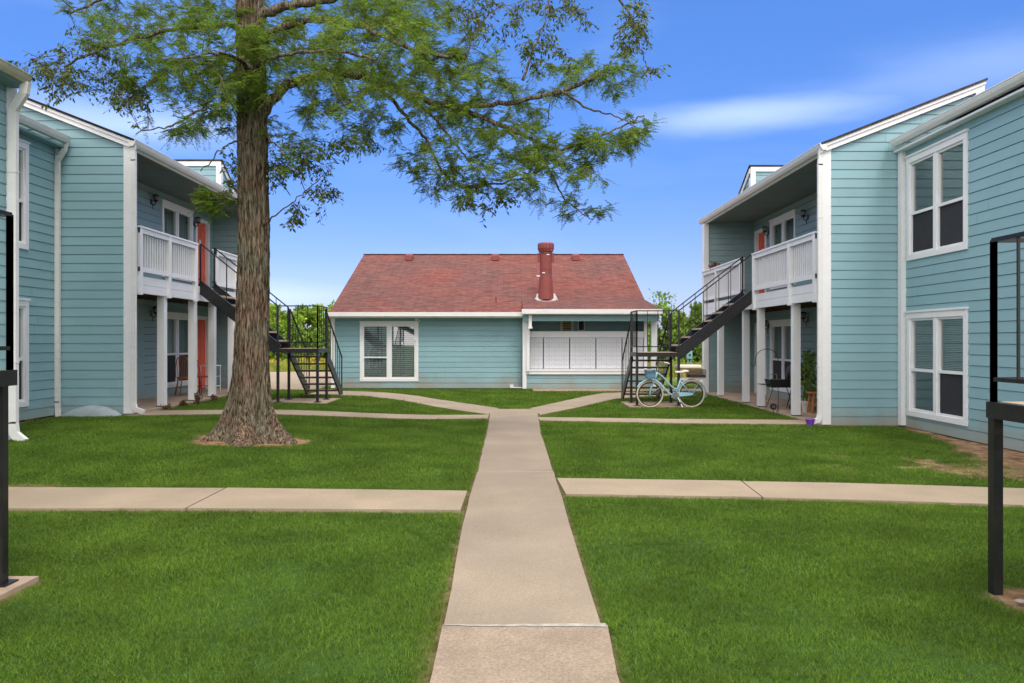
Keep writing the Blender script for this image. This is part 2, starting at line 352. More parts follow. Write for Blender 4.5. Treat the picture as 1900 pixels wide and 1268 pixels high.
WOODC = mat('brown_chair_wood', (.36, .12, .05), rough=.45, var=.2, nscale=9, nstretch=(1,1,.2))
REDC = mat('red_chair_paint', (.45, .06, .035), rough=.45)
ORW = mat('orange_pine', (.50, .20, .06), rough=.5, var=.15)
BIKEB = mat('sky_blue_bicycle_paint', (.34, .60, .76), rough=.3, var=.04, spec=.6)
TYRE = mat('cream_tyre_rubber', (.56, .50, .38), rough=.7, var=.08)
CHROME = mat('chrome', (.35, .35, .36), rough=.3, metal=.8)
BLKR = mat('black_rubber', (.02, .02, .02), rough=.6)
WIREB = mat('brown_wire_mesh', (.075, .042, .036), rough=.6, var=.2)
BASKB = mat('blue_wire_basket', (.12, .24, .36), rough=.5, var=.1)
SADDLE = mat('cream_saddle', (.72, .70, .64), rough=.4)
POTW = mat('white_clay_pot', (.60, .59, .54), rough=.6)
PURPLE = mat('purple_plastic', (.22, .07, .50), rough=.35, var=.1)
TANBOX = mat('tan_utility_paint', (.42, .27, .16), rough=.6, var=.08)
TANTOP = mat('cream_utility_lid', (.62, .56, .46), rough=.6, var=.05)
TURQ = mat('turquoise_meter_paint', (.20, .38, .42), rough=.5)

# ------------------------------------------------------------------ ground and paving
PAVE = []          # convex quads (world xy) where no grass grows
def strip(name, secs, material, top=.03, thick=.12, joints=(), wob=.0, cat='structure'):
    """secs: list of ((xl,yl),(xr,yr)) cross-sections along the path; cut into slabs at the joints"""
    m = MB(); fine = []
    for i in range(len(secs)-1):
        (a, b), (c, d) = secs[i], secs[i+1]
        L = math.hypot((a[0]+b[0]-c[0]-d[0])/2, (a[1]+b[1]-c[1]-d[1])/2); n = max(1, int(L/.45))
        PAVE.append([a, b, d, c])
        for k in range(n + (1 if i == len(secs)-2 else 0)):
            t = k/n; fine.append(((a[0]+(c[0]-a[0])*t, a[1]+(c[1]-a[1])*t), (b[0]+(d[0]-b[0])*t, b[1]+(d[1]-b[1])*t)))
    def wb(p, s):
        o = (vnoise(p[0]*3.1+s*9, p[1]*3.1, 2.0) - .5) * wob
        return (p[0]+float(o), p[1]+float(o)*.6)
    fine = [(wb(a, 1), wb(b, 2)) for a, b in fine]
    def z(p): return float(gz(p[0], p[1])) + top
    vs = []; fs = []
    for a, b in fine:
        vs += [(a[0],a[1],z(a)), (b[0],b[1],z(b)), (a[0],a[1],z(a)-thick), (b[0],b[1],z(b)-thick)]
    for i in range(len(fine)-1):
        o = 4*i; fs += [(o,o+1,o+5,o+4), (o+2,o,o+4,o+6), (o+1,o+3,o+7,o+5)]
    fs += [(0,2,3,1)]; e = 4*(len(fine)-1); fs += [(e+1,e+3,e+2,e)]
    m.add(vs, fs)
    o = m.build(name, material); tag(o, kind='structure'); return o

# main path, from below the frame to the fork
ml = [(-.37, 1.0), (-.365, 3.65), (-.365, 4.28)]
mr_ = [(.50, 1.0), (.503, 3.65), (.535, 4.28)]
strip('path', list(zip(ml, mr_)), CONCN, top=.042, wob=.02)
m2l = [(-.362, 4.30), (-.383, 5.55), (-.40, 7.3), (-.385, 9.33)]
m2r = [(.505, 4.30), (.510, 5.55), (.525, 7.3), (.53, 9.33)]
strip('path', list(zip(m2l, m2r)), CONC, top=.028, wob=.02)
m3l = [(-.375, 9.35), (-.385, 13.8), (-.41, 16.2), (-.40, 18.0)]
m3r = [(.525, 9.35), (.54, 13.8), (.60, 16.2), (.64, 18.0)]
strip('path', list(zip(m3l, m3r)), CONC, top=.024, wob=.02)
def joint(xa, xb, y, w0, w1, z):
    m = MB(); top = []; bot = []
    for i in range(41):
        t = i/40; x = xa+(xb-xa)*t; j = float(vnoise(x*14, y*3, 4)-.5)*.018; w = w0+(w1-w0)*t+float(vnoise(x*22, 7, 4)-.5)*.008
        top.append((x, y+j*.5+w/2, z)); bot.append((x, y+j-w/2, z))
    m.add(top+bot, [(41+i, 42+i, i+1, i) for i in range(40)]); tag(m.build('path_joint', EDGE), kind='structure')
joint(-.365, .53, 4.27, .012, .055, .0455); joint(-.37, .525, 9.34, .016, .03, .032)
m = MB(); m.box(-.36, .52, 4.255, 4.30, -.06, .012); tag(m.build('path_joint', BROWN), kind='structure')
# near cross paths
strip('path', [((-6.8, 7.33), (-6.8, 8.42)), ((-3.045, 7.34), (-3.045, 8.35))], CONC2, top=.025, wob=.02)
strip('path', [((-3.02, 7.34), (-3.02, 8.35)), ((-.46, 7.25), (-.44, 8.18))], CONC2, top=.028, wob=.02)
strip('path', [((.58, 8.02), (.55, 8.95)), ((2.53, 7.86), (2.59, 8.77))], CONC2, top=.026, wob=.02)
strip('path', [((2.55, 7.858), (2.61, 8.768)), ((3.62, 7.72), (3.74, 8.66)), ((5.5, 7.40), (5.6, 8.33)), ((7.2, 7.1), (7.3, 8.05))], CONC2, top=.022, wob=.02)
# diagonal branches of the fork
def P_(u, v, z=0): return G(u, v, z)
strip('path', [(P_(907,771), P_(925,759)), (P_(822,757,.02), P_(838,745,.02)), (P_(748,744,.05), P_(772,735,.05)), (P_(680,738,.08), P_(715,729,.08)), (P_(560,738,.10), P_(600,727,.10))], CONC, top=.02, wob=.05)
strip('path', [(P_(985,759), P_(1003,772)), (P_(1040,747), P_(1075,757)), (P_(1090,736), P_(1140,742)), (P_(1118,731), P_(1200,737)), (P_(1170,729), P_(1300,735))], CONC, top=.022, wob=.05)
# far cross paths, leading to the two porches
strip('path', [((-.43, 15.85), (-.43, 16.65)), ((-3.6, 15.45), (-3.6, 16.35)), ((-7.35, 14.95), (-7.35, 15.95))], CONC2, top=.02, wob=.06)
strip('path', [((.60, 15.45), (.60, 16.15)), ((3.2, 14.95), (3.2, 15.75)), ((6.0, 14.72), (6.0, 15.55))], CONC2, top=.02, wob=.06)
# walkway in front of the mailboxes, parking area behind
m = MB(); m.box(.75, 6.2, 24.35, 25.42, -.05, .03); tag(m.build('pavement', PORCHC), kind='structure'); PAVE.append([(.75,24.3),(6.2,24.3),(6.2,25.5),(.75,25.5)])
m = MB(); m.box(-34, -6.3, 24.3, 39.5, -.05, .012); m.box(6.9, 34, 27.5, 33.0, -.05, .014)
tag(m.build('parking_pavement', CONC2), kind='structure')
PAVE.append([(-34,24.3),(-6.3,24.3),(-6.3,39.5),(-34,39.5)]); PAVE.append([(6.9,27.5),(34,27.5),(34,33),(6.9,33)])
# pads under the stairs
def pad(x0, x1, y0, y1, z=0, name='pavement', material=None):
    m = MB(); m.box(x0, x1, y0, y1, z-.05, z+.035); tag(m.build(name, material or PORCHC), kind='structure'); PAVE.append([(x0,y0),(x1,y0),(x1,y1),(x0,y1)])
pad(-4.45, -3.125, 4.0, 5.19, 0)
pad(-5.75, -4.25, 18.1, 19.7, .11)
pad(2.85, 4.3, 18.55, 20.0, 0)

# masks: where the lawn is bare soil
def softplus(d, w): return np.clip(d/w, 0, 1)
def dirt_mask(x, y):
    x = np.asarray(x, float); y = np.asarray(y, float)
    n = vnoise(x*2.2, y*2.2, 5.0)*.6 + vnoise(x*6.5, y*6.5, 9.0)*.4
    d = np.zeros_like(x)
    # along the right wing and its facing wall
    w = np.clip((14.9-y)*.22 + .14, .1, 1.15)
    d = np.maximum(d, np.clip((x - (7.38 - w) + (n-.5)*.55)/.22, 0, 1)*(y < 14.9)*(y > 5))
    d = np.maximum(d, np.clip((y - 14.42 + (n-.5)*.3)/.14, 0, 1)*(x > 5.6)*(y < 15))
    # sparse sandy patch by the near right cross path
    r = np.hypot((x-6.1)/1.5, (y-9.75)/1.35)
    d = np.maximum(d, np.clip((.95 - r + (n-.5)*2.2)/.7, 0, .8)*(y > 8.2))
    # ring round the tree
    r = np.hypot((x+3.98)/.98, (y-11.85)/.66)
    d = np.maximum(d, np.clip((1.02 - r + (n-.5)*.5)/.18, 0, 1))
    # around the near right stair leg
    r = np.hypot((x-3.45)/.50, (y-4.72)/.34)
    d = np.maximum(d, np.clip((1.1 - r + (n-.5)*.7)/.3, 0, 1))
    # foot of the left building
    d = np.maximum(d, np.clip((-x - 8.48 + (n-.5)*.25)/.12, 0, 1)*(y < 15.2))
    d = np.maximum(d, np.clip((y-14.98+(n-.5)*.1)/.08, 0, 1)*(x < -7.2)*(y < 15.4))
    d = np.maximum(d, np.clip((-x - 4.4 + (n-.5)*.9)/.5, 0, .75)*np.clip((y-8.25)/.1, 0, 1)*np.clip((8.85-y)/.3, 0, 1))
    # in front of the mail building
    d = np.maximum(d, np.clip((y - 25.35 + (n-.5)*.3)/.15, 0, 1)*(np.abs(x) < 6.5)*(y < 26))
    # thin brown seam beside the paths
    return d
def paved(x, y, grow=0.0):
    r = np.zeros(np.shape(x), bool)
    for q in PAVE:
        q = np.array(q, float); c = q.mean(0); ins = np.ones(np.shape(x), bool)
        area = sum(q[i-1][0]*q[i][1]-q[i][0]*q[i-1][1] for i in range(4)); sg = 1 if area > 0 else -1
        for i in range(4):
            a = q[i]; b = q[(i+1) % 4]; e = b-a; L = np.hypot(*e)+1e-9
            dist = sg*((e[0]*(y-a[1]) - e[1]*(x-a[0]))/L)
            ins &= dist > -grow
        r |= ins
    return r
BUILT = [(5.86, 20, 14.72, 27), (7.36, 20, 0, 14.8), (-22, -8.7, 0, 30), (-8.8, -7.2, 15.08, 23.2), (-9, -7.35, 0, 11.62), (-5.9, 4.9, 25.75, 33)]

GR = bpy.data.materials.new('ground_soil_and_thatch'); GR.use_nodes = True
t = GR.node_tree; n = t.nodes; l = t.links; p = n['Principled BSDF']; p.inputs['Roughness'].default_value = .95; p.inputs['Specular IOR Level'].default_value = .1
geo = n.new('ShaderNodeNewGeometry')
at = n.new('ShaderNodeAttribute'); at.attribute_name = 'soil'
nz = n.new('ShaderNodeTexNoise'); nz.inputs['Scale'].default_value = 5; nz.inputs['Detail'].default_value = 12; nz.inputs['Roughness'].default_value = .7; l.new(geo.outputs['Position'], nz.inputs[0])
c1 = n.new('ShaderNodeValToRGB'); l.new(nz.outputs[0], c1.inputs[0])
c1.color_ramp.elements[0].position = .32; c1.color_ramp.elements[0].color = (.085, .04, .02, 1)
c1.color_ramp.elements[1].position = .72; c1.color_ramp.elements[1].color = (.46, .32, .19, 1)
e = c1.color_ramp.elements.new(.5); e.color = (.27, .16, .09, 1)
c2 = n.new('ShaderNodeValToRGB'); l.new(nz.outputs[0], c2.inputs[0])
c2.color_ramp.elements[0].position = .3; c2.color_ramp.elements[0].color = (.020, .045, .010, 1)
c2.color_ramp.elements[1].position = .7; c2.color_ramp.elements[1].color = (.055, .115, .022, 1)
# far off: sunny meadow with yellow-green patches
sp = n.new('ShaderNodeSeparateXYZ'); l.new(geo.outputs['Position'], sp.inputs[0])
nf = n.new('ShaderNodeTexNoise'); nf.inputs['Scale'].default_value = .5; nf.inputs['Detail'].default_value = 6; l.new(geo.outputs['Position'], nf.inputs[0])
c3 = n.new('ShaderNodeValToRGB'); l.new(nf.outputs[0], c3.inputs[0])
c3.color_ramp.elements[0].position = .35; c3.color_ramp.elements[0].color = (.10, .17, .03, 1)
c3.color_ramp.elements[1].position = .65; c3.color_ramp.elements[1].color = (.27, .30, .05, 1)
mr = n.new('ShaderNodeMapRange'); mr.inputs[1].default_value = 25; mr.inputs[2].default_value = 27.5; l.new(sp.outputs['Y'], mr.inputs[0])
mx0 = n.new('ShaderNodeMix'); mx0.data_type = 'RGBA'; l.new(mr.outputs[0], mx0.inputs[0]); l.new(c2.outputs[0], mx0.inputs[6]); l.new(c3.outputs[0], mx0.inputs[7])
mx = n.new('ShaderNodeMix'); mx.data_type = 'RGBA'; l.new(at.outputs['Fac'], mx.inputs[0]); l.new(mx0.outputs[2], mx.inputs[6]); l.new(c1.outputs[0], mx.inputs[7])
l.new(mx.outputs[2], p.inputs['Base Color'])
b = n.new('ShaderNodeBump'); b.inputs['Strength'].default_value = .6; b.inputs['Distance'].default_value = .03; l.new(nz.outputs[0], b.inputs['Height']); l.new(b.outputs[0], p.inputs['Normal'])

xs = np.concatenate([[-700, -200, -80, -40, -22], np.arange(-11, 11.01, .1), [22, 40, 80, 200, 700]])
ys = np.concatenate([[-200, -40, -8, -2, 1], np.arange(2, 27.01, .1), [30, 36, 45, 60, 90, 200, 1500]])
X, Y = np.meshgrid(xs, ys)
Z = gz(X, Y) + (vnoise(X*1.3, Y*1.3, 0)-.5)*.02*(np.abs(X) < 10)*(Y < 26) - .004
S = dirt_mask(X, Y)
Z = Z - S*.012
# a seam of bare soil beside the slabs
gp = paved(X, Y, .06)
S = np.maximum(S, gp*.45)
S = S*((np.abs(X) < 10.9) & (Y < 26.9) & (Y > 1.5))
V = np.stack([X, Y, Z], -1).reshape(-1, 3)
nx, ny = len(xs), len(ys)
i0 = (np.arange(ny-1)[:, None]*nx + np.arange(nx-1)[None]).reshape(-1)
F = np.stack([i0, i0+1, i0+nx+1, i0+nx], -1)
me = bpy.data.meshes.new('ground'); me.from_pydata(V.tolist(), [], F.tolist()); me.materials.append(GR)
a = me.attributes.new('soil', 'FLOAT', 'POINT'); a.data.foreach_set('value', S.reshape(-1).astype(np.float32))
me.polygons.foreach_set('use_smooth', [True]*len(me.polygons))
o = bpy.data.objects.new('ground', me); C.objects.link(o); tag(o, kind='structure')

# grass blades
GRASS = leaf_mat('lawn_grass', (.066, .146, .012), (.170, .268, .034), trans=.30, rough=.5, nscale=1.3, clump=.22, patch=(.185, .275, .030))
def blades(name, x0, x1, y0, y1, dens, wid, lng, material, seed, lean=.75, mask=True, zoff=0, keep=None):
    r = np.random.RandomState(seed); N = int((x1-x0)*(y1-y0)*dens)
    x = r.uniform(x0, x1, N); y = r.uniform(y0, y1, N)
    if mask:
        k = ~paved(x, y, .012)
        near = paved(x, y, .034); k &= ~(near & (r.rand(N) < .8))
        for bx0, bx1, by0, by1 in BUILT: k &= ~((x > bx0) & (x < bx1) & (y > by0) & (y < by1))
        d = dirt_mask(x, y); k &= r.rand(N) > d*1.03
        k &= np.abs(x) < .70*y + 1.6       # lawn beyond the side frames is left to the ground sheet
        k &= r.rand(N) < .30 + 1.25*vnoise(x*26, y*26, 6.0)
        x = x[k]; y = y[k]; d = d[k]
    N = len(x); z = gz(x, y) + zoff
    tuft = vnoise(x*19, y*19, 1.0)*.6 + vnoise(x*5.0, y*5.0, 3.0)*.4
    h = lng*(.5 + .8*r.rand(N))*(.5 + 1.0*tuft)
    if mask: h = h*(1-.45*d)
    a = r.uniform(0, 2*np.pi, N); ln = (.45+.55*r.rand(N))*lean if mask else r.rand(N)**.8*lean
    a2 = r.uniform(0, 2*np.pi, N)
    w = wid*(.7 + .6*r.rand(N))
    dx = np.cos(a)*w/2; dy = np.sin(a)*w/2
    lx = np.cos(a2)*ln*h; ly = np.sin(a2)*ln*h
    P = np.zeros((N, 3, 3))
    P[:, 0] = np.stack([x-dx, y-dy, z], -1); P[:, 1] = np.stack([x+dx, y+dy, z], -1)
    P[:, 2] = np.stack([x+lx, y+ly, z + h*np.sqrt(np.clip(1-ln**2*.8, .1, 1))], -1)
    return P
B = [blades('g', -4.6, 4.6, 2.6, 5.2, 21000, .0038, .030, GRASS, 1, lean=.95), blades('g', -7.4, 7.4, 5.2, 8.8, 13000, .0050, .032, GRASS, 2, lean=.95),
     blades('g', -9, 8, 8.8, 13.5, 7000, .0072, .036, GRASS, 3, lean=.9), blades('g', -9, 7.4, 13.5, 19, 3800, .0108, .038, GRASS, 4, lean=.9),
     blades('g', -9, 7.4, 19, 26.4, 1300, .017, .055, GRASS, 5)]
o = np_mesh('grass', np.concatenate(B), 3, GRASS); tag(o, kind='stuff')
MEAD = leaf_mat('meadow_grass', (.16, .22, .03), (.38, .38, .07), trans=.3, nscale=.6)
o = np_mesh('meadow_grass', np.concatenate([blades('m', -30, -6, 39.2, 53, 55, .06, .34, MEAD, 7, mask=False), blades('m', 6, 26, 33.2, 50, 55, .06, .30, MEAD, 8, mask=False),
     blades('m', 5.2, 14, 25.2, 27.2, 500, .02, .07, MEAD, 10, mask=False)]), 3, MEAD); tag(o, kind='stuff')
FLOW = mat('yellow_wildflowers', (.75, .38, .03), rough=.8)
r_ = np.random.RandomState(5); N = 2600; fx = r_.uniform(-22, -9, N); fy = r_.uniform(41, 52, N)
k = vnoise(fx*.6, fy*.6, 1) > .66; fx = fx[k]; fy = fy[k]; N = len(fx); s_ = .035
fz = r_.uniform(.28, .45, N); P = np.zeros((N, 4, 3)); ang = r_.uniform(0, 3, N)
for q, (ax, az) in enumerate(((-1,-1),(1,-1),(1,1),(-1,1))):
    P[:, q] = np.stack([fx+np.cos(ang)*ax*s_, fy+np.sin(ang)*ax*s_, fz+az*s_], -1)
o = np_mesh('wildflowers', P, 4, FLOW); tag(o, kind='stuff')

# ------------------------------------------------------------------ wall building blocks
EXPO = .172
def siding(mb, W, s0, s1, z0, z1, openings=(), clip=None, expo=EXPO, lap=.011, flat=.0):
    zc = z0; i = 0
    while zc < z1 - 1e-4:
        zt = min(zc+expo, z1)
        cuts = sorted({zc, zt} | {c for op in openings for c in (op[2], op[3]) if zc+.001 < c < zt-.001})
        for za, zb in zip(cuts[:-1], cuts[1:]):
            if abs(zb-zt) < 1e-6 and zt < z1-.01: zb = zb-.007
            iv = [(s0, s1)]
            for o0, o1, oz0, oz1 in openings:
                if oz0 < zb-.0005 and oz1 > za+.0005:
                    nv = []
                    for a, b in iv:
                        if o1 <= a or o0 >= b: nv.append((a, b)); continue
                        if o0 > a: nv.append((a, o0))
                        if o1 < b: nv.append((o1, b))
                    iv = nv
            jn = []
            for a, b in iv:
                c_ = a; k_ = math.floor(a/3.66)
                while True:
                    x_ = (k_ + .5 + .45*math.sin(zc*37.7+k_*1.9))*3.66; k_ += 1
                    if x_ > b - .15: break
                    if x_ > c_ + .15: jn.append((c_, x_-.0015)); c_ = x_+.0015
                jn.append((c_, b))
            for a, b in jn:
                poly = [(a, za), (b, za), (b, zb), (a, zb)]
                if clip:
                    for (ca, cb, cc) in clip:      # keep ca*s+cb*z<=cc
                        out = []
                        for k in range(len(poly)):
                            p, q = poly[k-1], poly[k]
                            fp = ca*p[0]+cb*p[1]-cc; fq = ca*q[0]+cb*q[1]-cc
                            if (fp <= 0) != (fq <= 0):
                                t = fp/(fp-fq); out.append((p[0]+(q[0]-p[0])*t, p[1]+(q[1]-p[1])*t))
                            if fq <= 0: out.append(q)
                        poly = out
                        if len(poly) < 3: break
                    if len(poly) < 3: continue
                D = lambda z: lap*(1-(z-zc)/expo)
                vs = [W(s, z, D(z)) for s, z in poly]
                nf = [tuple(range(len(poly)))]
                if abs(za-zc) < 1e-6:
                    low = [p for p in poly if abs(p[1]-za) < 1e-6]
                    if len(low) >= 2:
                        la = min(q[0] for q in low); lb = max(q[0] for q in low); k = len(vs)
                        vs += [W(la, za, lap), W(lb, za, lap), W(lb, za+.002, -.03), W(la, za+.002, -.03)]
                        nf.append((k, k+3, k+2, k+1))
                mb.add(vs, nf)
        zc = zt; i += 1

def window(bld, mk, W, s0, s1, z0, z1, blind='curtain', screens=(1, 1), rows=True, room=.45, upper=(1, 1), head=True, pitch=.030):
    """casing mesh named window; sash, pane, insect screen and blind are its sub-parts"""
    cw = .095
    m = mk()
    hd = .13 if head else .095
    m.wbox(W, s0, s0+cw, z0+cw, z1-hd, -.04, .034); m.wbox(W, s1-cw, s1, z0+cw, z1-hd, -.04, .034)
    m.wbox(W, s0, s1, z0, z0+cw, -.04, .034); m.wbox(W, s0, s1, z1-hd, z1, -.04, .036)
    if head: m.wbox(W, s0-.02, s1+.02, z1-.022, z1+.012, -.01, .056)
    win = m.build('window', WHITE, bld)
    a, b, c, d = s0+cw, s1-cw, z0+cw, z1-hd; mid = (a+b)/2
    m = mk(); sw = .040
    zm = c + (d-c)*.43
    m.wbox(W, mid-.045, mid+.045, c, d, -.05, .024)
    for (p, q) in ((a, mid-.045), (mid+.045, b)):
        m.wbox(W, p, p+sw, c, d, -.055, .010); m.wbox(W, q-sw, q, c, d, -.055, .010)
        m.wbox(W, p+sw, q-sw, c, c+sw, -.055, .009); m.wbox(W, p+sw, q-sw, d-sw, d, -.055, .009)
        if rows: m.wbox(W, p+sw, q-sw, zm, zm+.05, -.055, .014)
    m.build('sash', WHITE, win)
    m = mk(); m.add([W(a+.01, c+.01, -.032), W(b-.01, c+.01, -.032), W(b-.01, d-.01, -.032), W(a+.01, d-.01, -.032)], [(0,1,2,3)]); m.build('pane', GLASS, win)
    if rows:
        for on, (p, q) in zip(screens, ((a, mid-.045), (mid+.045, b))):
            if on:
                m = mk(); m.wbox(W, p+sw, q-sw, c+sw, zm, -.022, -.019); m.build('insect_screen', SCREEN, win)
    m = mk()   # the room niche behind the glass
    m.wbox(W, a-.02, b+.02, c-.02, d+.02, -room-.01, -room)
    m.wbox(W, a-.04, a-.02, c-.02, d+.02, -room, -.058); m.wbox(W, b+.02, b+.04, c-.02, d+.02, -room, -.058)
    m.wbox(W, a-.02, b+.02, c-.04, c-.02, -room, -.058); m.wbox(W, a-.02, b+.02, d+.02, d+.04, -room, -.058)
    m.build('room_niche', ROOM, win)
    if blind == 'curtain':
        m = mk(); N = 60; prev = None
        vs = []; fs = []
        for k in range(N+1):
            s = a + (b-a)*k/N; dd = -.13 + .022*math.sin(k*1.1) + .01*math.sin(k*2.7)
            vs += [W(s, c+.01, dd), W(s, d-.01, dd)]
            if k: fs.append((2*k-2, 2*k, 2*k+1, 2*k-1))
        m.add(vs, fs); m.build('curtain', CURT, win, smooth=True)
    elif blind:
        m = mk(); z = d-.05
        lo = c+.02 if blind == 'full' else zm
        parts = ((a+.02, mid-.03), (mid+.03, b-.02))
        while z > lo:
            for j, (p, q) in enumerate(parts):
                if not upper[j]: continue
                m.wbox(W, p, q, z, z+.004, -.10, -.076)
                # tilted slat face
                m.add([W(p, z, -.075), W(q, z, -.075), W(q, z+pitch*.56, -.099), W(p, z+pitch*.56, -.099)], [(0,1,2,3)])
            z -= pitch
        m.build('blind', BLIND, win)
    return win

def door(bld, mk, W, s0, s1, z0, z1, col=None, name='door', number=False):
    cw = .10
    m = mk(); m.wbox(W, s0, s0+cw, z0, z1-cw, -.10, .03); m.wbox(W, s1-cw, s1, z0, z1-cw, -.10, .03); m.wbox(W, s0, s1, z1-cw, z1, -.10, .032)
    fr = m.build('door_frame', WHITE, bld)
    a, b, c, d = s0+cw, s1-cw, z0+.02, z1-cw
    m = mk(); m.wbox(W, a, b, c, d, -.11, -.065)
    for (pa, pb) in ((.08, .44), (.56, .92)):
        for (qa, qb) in ((.06, .30), (.36, .66), (.72, .93)):
            sa, sb = a+(b-a)*pa, a+(b-a)*pb; za, zb = c+(d-c)*qa, c+(d-c)*qb
            m.wbox(W, sa, sb, za, za+.02, -.065, -.056); m.wbox(W, sa, sb, zb-.02, zb, -.065, -.056)
            m.wbox(W, sa, sa+.02, za+.02, zb-.02, -.065, -.056); m.wbox(W, sb-.02, sb, za+.02, zb-.02, -.065, -.056)
    dr = m.build(name, col or CORAL, bld)
    m = mk(); p = W(a+.07, c+.95, -.03); m.tube([W(a+.07, c+.95, -.065), W(a+.07, c+.95, -.02)], [.012, .012]); m.tube([W(a+.07, c+.95, -.02), W(a+.07, c+.95, .01)], [.028, .024], n=12)
    m.build('door_handle', CHROME, dr)
    m = mk(); m.tube([W(a+.07, c+1.12, -.065), W(a+.07, c+1.12, -.045)], [.026, .026], n=12); m.build('deadbolt', CHROME, dr)
    if number:
        m = mk(); m.wbox(W, (a+b)/2-.06, (a+b)/2+.06, c+1.42, c+1.56, -.056, -.052); m.build('number_plate', WHITE, dr)
    return dr

def lamp(bld, mk, W, s, z):
    m = mk(); c = W(s, z, 0)
    m.wbox(W, s-.045, s+.045, z-.12, z+.02, .0, .02)
    m.tube([W(s, z-.10, .02), W(s, z-.14, .06), W(s, z-.11, .11), W(s, z-.05, .12)], .012, n=8)
    m.tube([W(s, z-.13, .045), W(s, z-.24, .045)], [.010, .006], n=6)
    m.tube([W(s, z-.06, .12), W(s, z-.03, .12), W(s, z-.01, .12)], [.03, .055, .062], n=14)
    m.tube([W(s, z+.09, .12), W(s, z+.11, .12), W(s, z+.135, .12)], [.088, .07, .02], n=14)
    L = m.build('wall_lamp', LAMPM, bld)
    m = mk(); m.tube([W(s, z-.01, .12), W(s, z+.09, .12)], [.055, .078], n=14); m.build('lamp_glass', LAMPG, L, smooth=True)

def gutter(bld, mk, a_out, y0, y1, ztop, material, w=.13, h=.125):
    m = mk(); a = a_out
    pr = [(a+w, ztop-h), (a+.05, ztop-h), (a+.015, ztop-h*.62), (a, ztop-h*.3), (a, ztop), (a+.012, ztop), (a+.012, ztop-.02), (a+w-.01, ztop-.02), (a+w-.01, ztop+.004), (a+w, ztop+.004)]
    m.prism(pr, y0, y1)
    m.prism([(a-.002, ztop-.02), (a-.010, ztop-.012), (a-.010, ztop+.004), (a-.002, ztop+.004)], y0, y1)
    return m.build('gutter', material, bld)
def spout(bld, mk, pts, w=.085, d=.065, up=(0, 1, 0), foot=None):
    m = mk()
    for p, q in zip(pts[:-1], pts[1:]):
        P, Q = Vector(p), Vector(q); dr = (Q-P).normalized()*.012
        m.bar(P-dr, Q+dr, w, d, up=up)
    o = m.build('downspout', GUTTER, bld)
    for z in (1.1, 3.9):
        m = mk(); x, y, _ = pts[-3] if len(pts) > 3 else pts[0]
        m.box(x-w*.56, x+w*.56, y-d*.6, y+d*.6, z, z+.02); m.build('strap', GUTTER, o)
    return o

